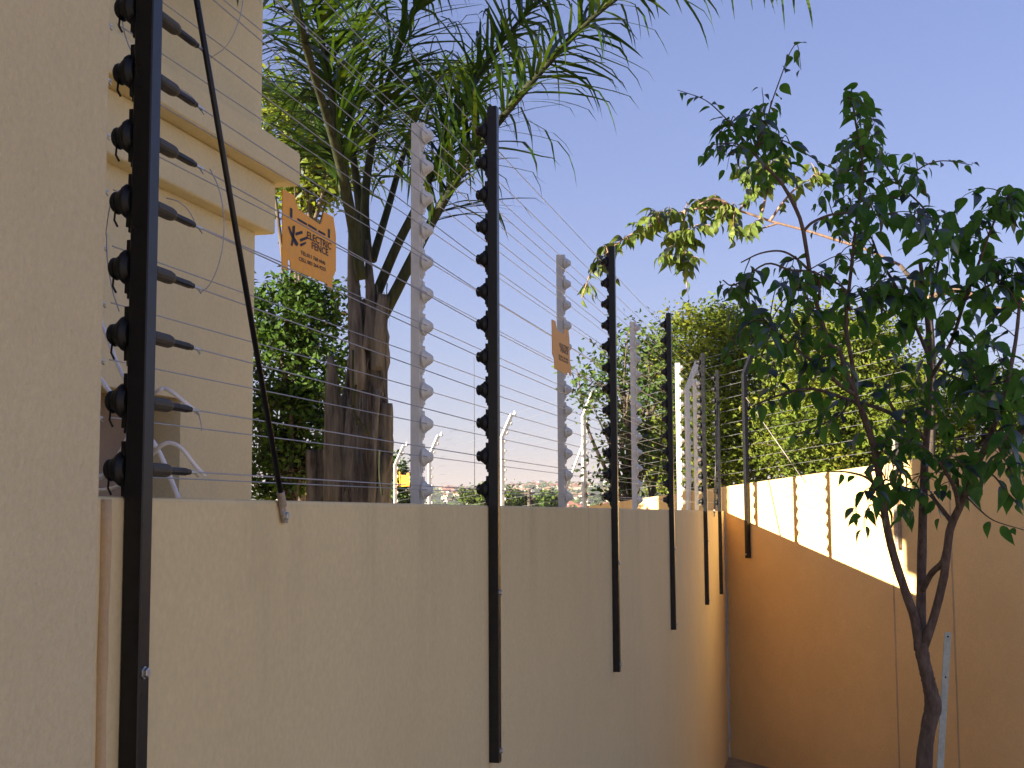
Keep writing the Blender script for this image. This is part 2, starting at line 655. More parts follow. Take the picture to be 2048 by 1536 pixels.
# lower wall, in pieces round the meter niche
na1, nz1 = onL(361, 830, Hp)
_, nz1 = onL(330, 792, Hp)
na0, nz0 = na1 - 0.95, nz1 - 0.62
hbox(HA0, na0, Hp - HW, Hp, -EYE, zC, bv=0)
hbox(na0, na1, Hp - HW, Hp, nz1, zC, bv=0)
hbox(na0, na1, Hp - HW, Hp, -EYE, nz0, bv=0)
hbox(na1, Ha, Hp - HW, Hp, -EYE, zC, bv=0)
hbox(na0 - .01, na1 + .01, Hp - HW + .1, Hp - .16, nz0 - .01, nz1 + .01, 'niche_back', 'niche_shade_plaster', 0)
hbox(HA0, Ha + .071, Hp - HW - .071, Hp + .071, zC + .001, zB, 'cornice_band')
hbox(HA0, Ha + .156, Hp - HW - .156, Hp + .156, zB + .001, zA, 'cornice_band')
hbox(HA0, Ha + .02, Hp - HW - .02, Hp + .02, zA + .001, HTOP, 'upper_wall')
hbox(HA0, Ha + .14, Hp - HW - .14, Hp + .14, HTOP + .001, HTOP + .12, 'parapet')
# unseen blocks added to shade the palm, its fronds and the leafy tree
hbox(6.95, 7.70, -5.0, -4.3, -EYE, 4.697, 'palm_shade_block', bv=0)
hbox(5.9, 7.70, -5.0, -4.3, 4.7, 7.8, 'frond_shade_block', bv=0)
hbox(7.703, 10.6, -5.0, -4.3, -EYE, 1.45, 'tree_shade_block', bv=0)


# ------------------------------------------------------------------ fence posts, insulators, wires
PITCH_Z = 0.0893
LEV = [1.040 - PITCH_Z * k for k in range(12)]
HALF = 0.0135


def insulator_mesh(name, mat, bell=True):
    q = MB()
    # base clip along the post
    b = 0.0085
    q.hexa([(-.001, -b, -.036), (.008, -b, -.036), (.008, b, -.036), (-.001, b, -.036),
            (-.001, -b, .036), (.008, -b, .036), (.008, b, .036), (-.001, b, .036)])
    q.hexa([(-.001, -b * .8, -.043), (.005, -b * .8, -.043), (.005, b * .8, -.043), (-.001, b * .8, -.043),
            (-.001, -b * .8, -.0361), (.005, -b * .8, -.0361), (.005, b * .8, -.0361), (-.001, b * .8, -.0361)])
    if bell:
        prof = [(.002, .0185), (.007, .0195), (.009, .0245), (.013, .0260), (.017, .0245), (.0185, .0205), (.023, .0200), (.029, .0165), (.032, .0145), (.0345, .0140),
                (.036, .0155), (.040, .0150), (.0435, .0120), (.0455, .0075), (.046, .003)]
    else:
        prof = [(.002, .017), (.007, .0185), (.009, .0265), (.013, .0275), (.016, .0255), (.0175, .0215), (.022, .0210), (.028, .0185), (.034, .0150), (.039, .0125), (.043, .0085), (.0445, .003)]
    q.lathe((0, 0, 0), (1, 0, 0), [(d_ * .76, r_ * .93) for d_, r_ in prof], 16)
    o = q.build(name, mat, smooth=False)
    me = o.data
    for p in me.polygons:
        p.use_smooth = len(p.vertices) == 4 and p.index > 11
    bpy.data.objects.remove(o)
    return me


INS_B = insulator_mesh('insulator', 'black_plastic', True)
INS_W = insulator_mesh('insulator', 'white_plastic', False)


def bolt_mesh(name):
    q = MB()
    q.lathe((0, 0, 0), (1, 0, 0), [(-.001, .0085), (.0012, .0085), (.0014, .0066), (.006, .0066), (.0068, .005)], 6)
    o = q.build(name, 'galvanised')
    me = o.data
    bpy.data.objects.remove(o)
    return me


BOLT = bolt_mesh('bolt')


def frame_mat(x, y, z, loc):
    m = Matrix((x, y, z)).transposed().to_4x4()
    m.translation = loc
    return m


def place(me, name, mw, parent):
    o = bpy.data.objects.new(name, me)
    col.objects.link(o)
    o.parent = parent
    o.matrix_parent_inverse = Matrix.Translation(-Vector(parent.location))
    o.matrix_basis = mw
    return o


def make_post(base, top_pts, mat, ins, ins_dir, levels, out, bolts, label, group, ins_pos=None, hooks=False, cat='fence post', HALF=0.0135):
    """base: bottom centre; top_pts: path of the tube centre from bottom to top; ins_dir: way the insulators face"""
    root = empty('fence_post', base)
    tag(root, label, cat, group)
    x = Vector(ins_dir).normalized()
    z = Vector((0, 0, 1))
    y = z.cross(x)
    q = MB()
    P = [Vector(p) for p in top_pts]
    n = len(P)
    k0 = 0
    c = HALF * 0.12
    ring = [(-HALF + c, -HALF), (HALF - c, -HALF), (HALF, -HALF + c), (HALF, HALF - c), (HALF - c, HALF), (-HALF + c, HALF), (-HALF, HALF - c), (-HALF, -HALF + c)]
    for i, p in enumerate(P):
        t = (P[min(i + 1, n - 1)] - P[max(i - 1, 0)]).normalized()
        xx = (x - t * x.dot(t)).normalized()
        for (u, v) in ring:
            q.v.append(p + xx * u + y * v)
    for i in range(n - 1):
        for k in range(8):
            a, b = i * 8 + k, i * 8 + (k + 1) % 8
            q.f.append((a, b, b + 8, a + 8))
    q.f.append(tuple(reversed(range(8))))
    q.f.append(tuple((n - 1) * 8 + k for k in range(8)))
    part(q.build('post_tube', mat), root)
    for i, lv in enumerate(levels):
        pos = ins_pos(lv) if ins_pos else None
        if pos is None:
            p, ax_ = Vector((P[0].x, P[0].y, EYE + lv)) + x * HALF, x
            zz = z
        else:
            p, ax_, zz = pos
        yy = zz.cross(ax_)
        jit = Matrix.Rotation(random.uniform(-.05, .05), 4, 'X') @ Matrix.Rotation(random.uniform(-.03, .03), 4, 'Y')
        io = place(ins, 'insulator', frame_mat(ax_, yy, zz, p) @ jit, root)
        if hooks:
            hq = MB()
            hp = p + ax_ * .0265
            pts = [hp + yy * (.0145 * math.sin(a)) * -1 + zz * (.0145 * math.cos(a)) for a in np.linspace(0.6, 3.6, 12)]
            pts += [pts[-1] - zz * .012 + ax_ * .001, pts[-1] - zz * .021 - ax_ * .004]
            hq.tube(pts, .0016, 6)
            h = hq.build('wire_hook', 'black_plastic', smooth=True)
            part(h, root)
    for bz in bolts:
        p = Vector((P[0].x, P[0].y, EYE + bz)) + Vector(out) * HALF
        o_ = Vector(out)
        place(BOLT, 'bolt', frame_mat(o_, z.cross(o_), z, p), root)
    return root


def post_label(base):
    return base


aP = [onL(306, 1000, .0275)[0] - HALF, onL(1001, 1000, .0275)[0] - HALF]
aP += [onL(1236, 900, .0275)[0] - HALF, onL(1347, 900, .0275)[0] - HALF, onL(1413, 900, .0275)[0] - HALF, onL(1441, 900, .0275)[0] - HALF]
black_names = ['nearest black fence post with strain insulators, beside the pier at left',
               'second black fence post, tall in the middle of the wall',
               'third black fence post, right of the small orange sign',
               'fourth black fence post, in front of the bright tree crowns',
               'fifth black fence post, last but one before the wall corner',
               'sixth black fence post, right in the wall corner']
PB = -0.655
for i, a in enumerate(aP):
    ht = 1.105
    lv = LEV
    make_post(L(a, .014, PB), [L(a, .014, PB), L(a, .014, 0), L(a, .014, ht)], 'black_paint', INS_B, -n1, lv, n1,
              [-.215, -.625] if i else [-.205, -.6], black_names[i], 'black posts on the near face of the boundary wall', hooks=(i == 0))

aW = []
for px in (833, 1123, 1268, 1357, 1391):
    aW.append(onL(px, 900, -THICK - HALF - .001)[0])
aW = [1.66] + aW
white_names = ['white strainer post hidden behind the pier, only its wire ends show',
               'nearest white fence post, left of the tall middle black post',
               'second white fence post, partly covered by the small orange sign',
               'third white fence post, between two black posts before the tree',
               'fourth white fence post, just right of a black post near the corner',
               'fifth white fence post at the wall corner, brightly sunlit']
for i, a in enumerate(aW):
    pw = -THICK - HALF - .001
    make_post(L(a, pw, -.5), [L(a, pw, -.5), L(a, pw, 0), L(a, pw, 1.075)], 'white_paint', INS_W, n1, LEV, -n1,
              [-.2], white_names[i], 'white posts on the far face of the boundary wall')

# bent posts on the end wall
Rposts = [(-6.9, 'white_paint', INS_W), (onR(862, 960)[0], 'white_paint', INS_W), (onR(1008, 960)[0], 'white_paint', INS_W),
          (onR(1172, 960)[0], 'white_paint', INS_W), (onR(1381, 960)[0], 'white_paint', INS_W),
          (onR(1497, 960)[0], 'black_paint', INS_B), (onR(1797, 960)[0], 'bracket_steel', INS_B), (3.6, 'bracket_steel', INS_B)]
Rlabels = ['bent white post at the far left, behind the palm stubs', 'bent white post beside the nearest white fence post, far behind the wall', 'bent white post mostly hidden behind the tall middle black post',
           'bent white post left of the third black post', 'bent white post in bright sun at the wall corner',
           'bent black post standing on the sunlit end wall', 'short pale post on the end wall, its foot showing under the tree leaves',
           'pale post hidden in the leaves at the right edge']
RLEV = [0.10 + 0.105 * k for k in range(11)]
BEND = 0.88


def r_out(h):
    """offset of the bent part away from the wall for height h above the wall top"""
    return 0.0 if h < BEND else (h - BEND) * 0.48


HR = 0.017
for (s_, mat, ins), lab in zip(Rposts, Rlabels):
    zt = rtop(s_)
    off = .022
    tops = [R(s_, off, zt - .60 if s_ > -1 else zt - .5), R(s_, off, zt), R(s_, off, zt + BEND)]
    lev_ = RLEV
    if lab.startswith('short pale'):          # a short stub post
        tops, lev_ = [R(s_, off, zt - .60), R(s_, off, zt), R(s_, off, zt + .16)], RLEV[:1]
    else:
        tops += [R(s_, off - r_out(BEND + .25), zt + BEND + .25)]

    def ipos(lv, s_=s_, zt=zt, off=off):
        h = lv
        if h < BEND:
            return R(s_, off, zt + h) + n2 * HR, n2, Vector((0, 0, 1))
        t = (Vector((0, 0, 1)) + n2 * .48).normalized()
        x_ = (n2 - t * n2.dot(t)).normalized()
        return R(s_, off - r_out(h), zt + h) + x_ * HR, x_, t
    make_post(tops[0], tops, mat, ins, n2, lev_, -n2, [-.57 + zt] if s_ > -1 else [], lab, 'bent posts along the end wall', ins_pos=ipos, HALF=HR)


# strain insulators at the first posts
def strain(p, dirv, root, white=False):
    y = Vector((0, 0, 1))
    a = MB()
    a.lathe(p, dirv, [(0, .0115), (.012, .0115), (.0125, .0095), (.016, .0095)], 12)
    c = part(a.build('strain_collar', 'black_plastic', smooth=False), root)
    a = MB()
    a.lathe(p + dirv * .016, dirv, [(0, .0085), (.002, .0096), (.050, .0096), (.057, .0085), (.063, .0055)], 14)
    part(a.build('strain_body', 'white_plastic' if white else 'strain_body'), root)
    a = MB()
    a.lathe(p + dirv * .078, dirv, [(0, .0055), (.050, .0055), (.055, .0046), (.062, .0042)], 10)
    part(a.build('strain_rod', 'black_plastic'), root)
    a = MB()
    a.tube([p + dirv * .138, p + dirv * .165], .0026, 6)
    a.tube([p + dirv * .155, p + dirv * .168 + Vector((0, 0, -.006))], .0015, 5)
    part(a.build('strain_hook', 'galvanised'), root)


P1root = [o for o in bpy.data.objects if o.get('label') == black_names[0]][0]
W0root = [o for o in bpy.data.objects if o.get('label') == white_names[0]][0]
for z in LEV:
    sd = (d1 - n1 * .02).normalized()
    strain(L(aP[0] + HALF - .001, .010, z), sd, P1root)
    strain(L(aW[0] + HALF - .001, -THICK - HALF + .004, z), d1, W0root, z < .2)

# wires
ordn = ['top', 'second', 'third', 'fourth', 'fifth', 'sixth', 'seventh', 'eighth', 'ninth', 'tenth', 'eleventh', 'lowest']
WR = 0.0012
for k, z in enumerate(LEV):
    q = MB()
    pts = [L(aP[0] + HALF + .16, .007, z)] + [L(a, -.0245, z + .0005) for a in aP[1:]]
    q.tube(pts, WR, 5)
    tag(q.build('fence_wire', 'wire_steel', smooth=True), f'{ordn[k]} wire counted from above on the row of black posts', 'wire', 'wires of the black post row')
    q = MB()
    pts = [L(aW[0] + HALF + .16, -THICK + .004, z)] + [L(a, -THICK + .0205, z + .0005) for a in aW[1:]]
    q.tube(pts, WR, 5)
    tag(q.build('fence_wire', 'wire_steel', smooth=True), f'{ordn[k]} wire counted from above on the row of white posts', 'wire', 'wires of the white post row')
for k, h in enumerate(RLEV):
    q = MB()
    ex = .036
    pts = [R(s_, .022 - r_out(h) - ex - .008, rtop(s_) + h) for (s_, _, _) in Rposts]
    q.tube(pts, WR * 1.1, 5)
    nm = ['lowest', 'second', 'third', 'fourth', 'fifth', 'sixth', 'seventh', 'eighth', 'ninth', 'tenth', 'top'][k]
    tag(q.build('fence_wire', 'wire_steel', smooth=True), f'{nm} wire counted upwards along the end wall', 'wire', 'wires of the end wall')


# stay rods
def stay(label, p_top, p_bot, r, mat, wallp, bracket_dir, name='stay_rod'):
    root = empty(name, p_bot)
    tag(root, label, 'stay rod', 'stay rods of the fence')
    q = MB()
    q.tube([p_bot, p_top], r, 12)
    part(q.build('rod', mat, smooth=True), root)
    if wallp is not None:
        o_ = Vector(bracket_dir)
        z = Vector((0, 0, 1))
        y = z.cross(o_)
        q = MB()
        e = (p_top - p_bot).normalized()
        q.tube([p_bot - e * .004, p_bot + e * .022], r + .0022, 12)
        q.hexa([p_bot + y * -.008 - o_ * .003 - e * .035, p_bot + y * .008 - o_ * .003 - e * .035, p_bot + y * .008 + o_ * .001 - e * .035, p_bot + y * -.008 + o_ * .001 - e * .035,
                p_bot + y * -.008 - o_ * .003 + e * .006, p_bot + y * .008 - o_ * .003 + e * .006, p_bot + y * .008 + o_ * .001 + e * .006, p_bot + y * -.008 + o_ * .001 + e * .006])
        part(q.build('bracket', 'bracket_steel'), root)
        place(BOLT, 'bolt', frame_mat(o_, y, z, p_bot - e * .022 + o_ * .001), root)
    return root


ba, bz = onL(564, 1008, .006)
stay('black diagonal stay rod bolted to the wall beside the nearest black post', L(aP[0] + .016, .012, 1.02), L(ba, .007, bz), .0047, 'black_paint', True, n1)
aS = A1 - 0.98
stay('thin black stay rod of the corner post', L(aP[5] - .016, .014, 0.86), L(aS, .008, -.02), .006, 'black_paint', True, n1)
sA, zA_ = onR(1492, 795, .02)
sB, zB_ = onR(1603, 948, .02)
stay('thin grey stay rod slanting down to the end wall from the bent black post', R(Rposts[5][0] + .015, .018, zA_), R(sB, .010, rtop(sB) - .03), .0035, 'bracket_steel', True, -n2)
sT = Rposts[3][0]
stay('white stay rod leaning left of the bent white post behind the wall', R(sT - .02, .0145, rtop(sT) + .62), R(sT - .55, .010, rtop(sT - .55) - .03), .011, 'white_paint', True, -n2)


# loose cables and jumper wires
def cable(name, label, pts, r, mat, cat, group, sides=10):
    q = MB()
    q.tube(curve_pts([at(*p) for p in pts], 40), r, sides)
    return tag(q.build(name, mat, smooth=True), label, cat, group)


CG = 'white cables around the nearest black post'
cable('insulated_cable', 'white cable running behind the second lowest insulator into an upper loop', [(200, 630, 2.35), (207, 655, 2.3), (246, 752, 2.15), (280, 798, 1.98), (314, 783, 1.92), (327, 777, 1.92), (345, 785, 1.92), (366, 802, 1.93), (382, 815, 1.94), (396, 826, 1.95)], .0031, 'cable_white', 'cable', CG)
cable('insulated_cable', 'white cable looping up above the lowest strain insulator', [(150, 986, 2.2), (196, 981, 2.15), (226, 976, 2.1), (258, 960, 2.03), (288, 925, 1.97), (310, 903, 1.94), (323, 891, 1.93), (341, 886, 1.93), (363, 897, 1.93), (387, 927, 1.94), (411, 953, 1.95)], .0031, 'cable_white', 'cable', CG)
cable('insulated_cable', 'thick straight white cable dropping behind the wall top', [(170, 722, 2.5), (200, 757, 2.45), (219, 783, 2.42), (262, 838, 2.4), (296, 872, 2.4), (313, 895, 2.4), (331, 932, 2.4), (358, 1000, 2.4), (380, 1060, 2.4)], .0045, 'cable_white', 'cable', CG)
cable('insulated_cable', 'short white cable curving beside the lowest black insulator', [(160, 968, 2.3), (196, 957, 2.25), (218, 938, 2.22), (238, 908, 2.2), (253, 880, 2.18), (264, 848, 2.18), (285, 815, 2.18)], .0036, 'cable_white', 'cable', CG)
JG = 'thin jumper wires at the nearest black post'
for lab, pts in (
    ('long thin jumper wire bulging right between two strain insulators', [(420, 338, 1.93), (437, 375, 1.93), (447, 425, 1.93), (447, 480, 1.93), (437, 530, 1.93), (419, 570, 1.93), (400, 585, 1.93)]),
    ('thin jumper wire curving up to the top edge of the view', [(421, 116, 1.93), (450, 95, 1.93), (471, 60, 1.93), (485, 10, 1.93), (489, -60, 1.93)]),
    ('short thin jumper wire arching over the second strain insulator in view', [(335, 172, 1.9), (360, 178, 1.9), (385, 195, 1.92), (402, 222, 1.93)]),
    ('short thin jumper wire arching over the fourth strain insulator in view', [(332, 396, 1.9), (358, 404, 1.9), (380, 425, 1.92), (394, 456, 1.93)]),
    ('thin jumper wire looping left of the fourth black insulator', [(241, 382, 1.8), (222, 407, 1.8), (214, 450, 1.85), (212, 470, 1.9)]),
    ('thin jumper wire hanging left between the fifth and sixth black insulators', [(213, 462, 1.9), (215, 520, 1.88), (225, 580, 1.85), (238, 622, 1.8)]),
    ('thin jumper wire at the top left beside the pier', [(242, -10, 1.85), (246, 50, 1.85), (257, 90, 1.82), (271, 114, 1.8)]),
    ('loose wire end dangling below the second lowest strain insulator', [(396, 826, 1.95), (401, 842, 1.95), (404, 862, 1.95)]),
):
    cable('jumper_wire', lab, pts, .0009, 'wire_steel', 'wire', JG, 5)


# ------------------------------------------------------------------ warning signs
def text_mesh(txt, a0, z0, a1, z1, fit_h, plane, parent, name='lettering'):
    """lettering from (a0,z0) baseline left to a1, height fit_h, lying on plane(a, z)"""
    cu = bpy.data.curves.new('t', 'FONT')
    cu.body = txt
    cu.size = 1.0
    cu.resolution_u = 2
    cu.offset = 0.018
    to = bpy.data.objects.new('t', cu)
    col.objects.link(to)
    dg = bpy.context.evaluated_depsgraph_get()
    me = bpy.data.meshes.new_from_object(to.evaluated_get(dg))
    bpy.data.objects.remove(to)
    bpy.data.curves.remove(cu)
    xs = [v.co.x for v in me.vertices]
    ys = [v.co.y for v in me.vertices]
    x0, x1, y0, y1 = min(xs), max(xs), min(0, 0), max(ys)
    for v in me.vertices:
        u = (v.co.x - x0) / (x1 - x0)
        t = (v.co.y) / y1
        v.co = plane(lerp(a0, a1, u), lerp(z0, z1, u) + t * fit_h)
    me.materials.append(MATS['sign_ink'])
    o = bpy.data.objects.new(name, me)
    col.objects.link(o)
    return part(o, parent)


def plate(poly, plane, thick_dir, th, parent, mat, name):
    bm = bmesh.new()
    vs = [bm.verts.new(plane(a, z)) for a, z in poly]
    f = bm.faces.new(vs)
    r = bmesh.ops.extrude_face_region(bm, geom=[f])
    for v in r['geom']:
        if isinstance(v, bmesh.types.BMVert):
            v.co += thick_dir * th
    bmesh.ops.recalc_face_normals(bm, faces=bm.faces)
    bmesh.ops.triangulate(bm, faces=[f for f in bm.faces if len(f.verts) > 4])
    me = bpy.data.meshes.new(name)
    bm.to_mesh(me)
    bm.free()
    me.materials.append(MATS[mat])
    o = bpy.data.objects.new(name, me)
    col.objects.link(o)
    return part(o, parent)


S1P = -THICK + .0205 + .004       # plane of the big sign: on the white post wires
pl1 = lambda a, z: L(a, S1P, z)
ink1 = lambda a, z: L(a, S1P + .0008, z)
P_ = lambda x, y: onL(x, y, S1P)
sg = empty('warning_sign', pl1(*P_(615, 480)))
tag(sg, 'large orange electric fence warning sign hanging left of the palm stem', 'sign', 'orange fence signs')
poly = [(566, 378), (590, 391), (593, 407), (597, 419), (602, 422), (640, 449), (644, 446), (648, 424), (667, 434), (672, 470), (672, 541), (666, 556), (664, 579), (656, 574), (655, 568),
        (582, 537), (581, 521), (576, 519), (576, 541), (565, 536), (564, 497), (566, 492)]
plate([P_(*p) for p in poly], pl1, n1 * -1, .0022, sg, 'sign_orange', 'plate')
for (x0, y0, x1, y1) in ((578, 416, 586, 434), (654, 459, 661, 475)):     # wire clip slots
    pass
a, z = P_(613.5, 477)
a2, z2 = P_(662, 504)
text_mesh('ELECTRIC', a, P_(613.5, 476)[1], a2, P_(662, 500)[1], .0150, ink1, sg)
text_mesh('FENCE', P_(623, 497)[0], P_(623, 497)[1], P_(656, 512)[0], P_(656, 512)[1], .0150, ink1, sg)
text_mesh('TEL:011 768 4446', P_(601, 508)[0], P_(601, 508)[1], P_(650, 530)[0], P_(650, 530)[1], .0080, ink1, sg)
text_mesh('CELL 083 264-9235', P_(597, 520)[0], P_(597, 520)[1], P_(651, 543)[0], P_(651, 543)[1], .0080, ink1, sg)
o10 = lambda x, y: P_(560 + x / 10.975, 420 + y / 10.975)
logo = [[(170, 370), (200, 350), (260, 500), (310, 590), (400, 740), (370, 800), (330, 770), (270, 640), (215, 520)],
        [(270, 350), (325, 340), (320, 480), (300, 620), (270, 800), (230, 770), (260, 620)],
        [(330, 500), (480, 455), (495, 515), (340, 565)],
        [(425, 640), (585, 580), (600, 635), (440, 700)],
        [(430, 745), (575, 695), (560, 745), (450, 805)]]
for pg in logo:
    q = MB()
    q.add([ink1(*o10(*p)) for p in pg], [tuple(range(len(pg)))])
    part(q.build('logo_stroke', 'sign_ink'), sg)
for (x0, y0, x1, y1) in ((375, 195, 585, 320), (610, 325, 800, 440), (835, 460, 990, 545)):
    q = MB()
    h = .0024
    (aa, za), (ab_, zb_) = o10(x0, y0), o10(x1, y1)
    q.add([ink1(aa, za - h), ink1(ab_, zb_ - h), ink1(ab_, zb_ + h), ink1(aa, za + h)], [(0, 1, 2, 3)])
    part(q.build('small_print', 'sign_ink'), sg)
for x, y in ((582, 426), (657.5, 467)):
    q = MB()
    aa, za = P_(x, y)
    q.add([ink1(aa - .006, za - .010), ink1(aa + .006, za - .010), ink1(aa + .006, za + .010), ink1(aa - .006, za + .010)], [(0, 1, 2, 3)])
    part(q.build('wire_slot', 'black_plastic'), sg)

S2P = -.0245 + .004
pl2 = lambda a, z: L(a, S2P, z)
ink2 = lambda a, z: L(a, S2P + .0008, z)
Q_ = lambda x, y: onL(x, y, S2P)
sg2 = empty('warning_sign', pl2(*Q_(1123, 690)))
tag(sg2, 'smaller orange warning sign in front of the second white post', 'sign', 'orange fence signs')
poly = [(1104, 639), (1111, 642), (1113, 655), (1114, 660), (1126, 668), (1128, 666), (1129, 657), (1137, 660), (1139, 678), (1140, 722), (1142, 732), (1142.5, 752), (1140, 751), (1138.5, 744), (1135, 743), (1135, 750),
        (1113, 739), (1110, 738), (1109, 718), (1105, 706)]
plate([Q_(*p) for p in poly], pl2, n1 * -1, .0022, sg2, 'sign_orange', 'plate')
text_mesh('ELECTRIC', Q_(1119, 693)[0], Q_(1119, 693)[1], Q_(1137, 702)[0], Q_(1137, 702)[1], .0140, ink2, sg2)
text_mesh('FENCE', Q_(1121, 703)[0], Q_(1121, 703)[1], Q_(1136, 710)[0], Q_(1136, 710)[1], .0140, ink2, sg2)
text_mesh('TEL:011 768 4446', Q_(1117, 712)[0], Q_(1117, 713)[1], Q_(1136, 722)[0], Q_(1136, 722)[1], .0080, ink2, sg2)
text_mesh('CELL 083 264-9235', Q_(1117, 718)[0], Q_(1117, 719)[1], Q_(1136, 728)[0], Q_(1136, 728)[1], .0080, ink2, sg2)

sz3 = lambda x, y: hit(x, y, n2, D2 - (-.05))
sg3 = empty('warning_sign', sz3(808, 958))
tag(sg3, 'tiny far orange sign on the fence right of the palm stem', 'sign', 'orange fence signs')
poly3 = [(798, 943), (801, 944), (802, 950), (813, 951), (814, 946), (818, 946), (819, 972), (799, 973)]
q = MB()
vv = [sz3(*p) for p in poly3]
q.add(vv + [v + n2 * .003 for v in vv], [tuple(range(8)), tuple(reversed(range(8, 16)))] + [(i, (i + 1) % 8, (i + 1) % 8 + 8, i + 8) for i in range(8)])
part(q.build('plate', 'sign_orange'), sg3)


# ------------------------------------------------------------------ foliage helpers
def leaf_cloud(pos, size, rng, aspect=0.5, up=0.35):
    """diamond leaves at the given positions, folded a little: returns vertices and triangle indices"""
    n = len(pos)
    d = rng.normal(size=(n, 3))
    d[:, 2] = d[:, 2] * 0.7 - 0.25
    d /= np.linalg.norm(d, axis=1, keepdims=True)
    r = rng.normal(size=(n, 3))
    r[:, 2] += up
    s = np.cross(d, r)
    s /= np.linalg.norm(s, axis=1, keepdims=True) + 1e-9
    nn = np.cross(s, d)
    L_ = (size * rng.uniform(0.65, 1.3, n))[:, None]
    a = pos - d * L_ * 0.5
    b = pos + s * L_ * aspect * 0.5 + nn * L_ * 0.10 - d * L_ * .05
    c = pos + d * L_ * 0.5 - nn * L_ * 0.08
    e = pos - s * L_ * aspect * 0.5 + nn * L_ * 0.10 - d * L_ * .05
    V = np.stack([a, b, c, e], 1).reshape(-1, 3)
    k = (np.arange(n) * 4)[:, None]
    I = np.concatenate([k, k + 1, k + 2, k, k + 2, k + 3], 1).ravel()
    return V, I


def crown_points(blobs, Y, depth, n_clump, per, spread, rng, shell=0.5):
    """points in clumps filling pixel ellipses (px, py, rx, ry) around Y metres ahead"""
    out, cen = [], []
    area = np.array([b[2] * b[3] for b in blobs], float)
    for bi, b in enumerate(blobs):
        px, py, rx, ry = b[:4]
        y0 = Y + (b[4] if len(b) > 4 else 0)
        c = np.array(at(px, py, y0))
        sx, sz = rx * y0 / F, ry * y0 / F
        sy = min(depth, (sx + sz) * 0.6)
        m = max(3, int(round(n_clump * area[bi] / area.sum())))
        v = rng.normal(size=(m, 3))
        v /= np.linalg.norm(v, axis=1, keepdims=True)
        rad = rng.uniform(shell, 1.0, (m, 1)) ** 0.6
        q = c + v * rad * np.array([sx, sy, sz])
        cen.append(q)
        for p in q:
            k = int(per * rng.uniform(0.5, 1.5))
            out.append(p + rng.normal(size=(k, 3)) * spread * rng.uniform(.6, 1.4) * np.array([1, 1, .75]))
    return np.concatenate(out), np.concatenate(cen)


def tree(name, label, cat, blobs, Y, depth, n_clump, per, spread, leaf, mat, trunk_px, group=None, barkm='tree_bark', trunk_r=0.09, limbs=14, seed=1, shell=.5):
    g = np.random.default_rng(seed)
    pos, cen = crown_points(blobs, Y, depth, n_clump, per, spread, g, shell)
    base = at(trunk_px, 1020, Y)
    base.z = 0
    root = empty(name, base)
    tag(root, label, cat, group)
    V, I = leaf_cloud(pos, leaf, g)
    cr_ = fast_mesh('crown', V, I, 3, mat)
    cr_['kind'] = 'stuff'
    part(cr_, root)
    c = Vector(cen.mean(0))
    q = MB()
    top = Vector((lerp(base.x, c.x, .8), lerp(base.y, c.y, .8), c.z))
    tp = [base, base.lerp(top, .35) + Vector((.05, 0, 0)), base.lerp(top, .7) + Vector((-.06, .03, 0)), top]
    q.tube(curve_pts(tp, 12), [trunk_r * (1 - .06 * i) for i in range(len(curve_pts(tp, 12)))], 9)
    part(q.build('trunk', barkm, smooth=True), root)
    q = MB()
    for i in g.choice(len(cen), min(limbs, len(cen)), replace=False):
        e = Vector(cen[i])
        s_ = base.lerp(top, g.uniform(.4, .98))
        mid = s_.lerp(e, .5) + Vector((g.normal() * .08, g.normal() * .08, .12))
        cc = curve_pts([s_, mid, e], 8)
        q.tube(cc, [trunk_r * .42 * (1 - .85 * k / (len(cc) - 1)) for k in range(len(cc))], 6)
    part(q.build('limbs', barkm, smooth=True), root)
    return root


# ------------------------------------------------------------------ trees beyond the end wall
BT = 'trees standing beyond the end wall'
tree('garden_tree', 'bright yellow-green tree behind the bent white and black posts', 'tree',
     [(1430, 745, 120, 120), (1375, 680, 60, 60), (1340, 830, 90, 110), (1480, 690, 80, 70), (1530, 800, 120, 120), (1420, 900, 130, 90), (1370, 960, 90, 60), (1560, 920, 110, 60), (1450, 850, 140, 120)],
     19.0, 1.2, 360, 140, .17, .072, 'hedge_leaf', 1440, BT, seed=3)
tree('garden_tree', 'bright yellow-green tree behind the middle of the young tree', 'tree',
     [(1660, 740, 110, 110), (1730, 690, 80, 70), (1600, 700, 70, 80), (1640, 860, 130, 100), (1760, 840, 110, 110), (1700, 930, 120, 50)],
     17.0, 1.1, 330, 130, .16, .066, 'hedge_leaf', 1680, BT, seed=4)
tree('garden_tree', 'green tree at the right edge behind the young tree', 'tree',
     [(1860, 800, 90, 80), (1980, 800, 70, 60), (1930, 870, 120, 50), (1830, 860, 80, 60), (2080, 830, 80, 60)],
     15.2, 1.0, 170, 95, .15, .062, 'hedge_leaf', 1930, BT, seed=5)
tree('garden_tree', 'loose dark-leaved tree with open twigs behind the third black post', 'tree',
     [(1245, 730, 50, 50), (1190, 735, 40, 32), (1265, 690, 40, 40), (1205, 800, 45, 35), (1270, 800, 60, 60), (1255, 880, 55, 60), (1290, 930, 60, 60), (1215, 960, 40, 40), (1310, 740, 40, 70), (1175, 790, 25, 22)],
     13.0, .5, 110, 30, .11, .065, 'dark_tree_leaf', 1270, BT, trunk_r=.06, seed=6, limbs=34)

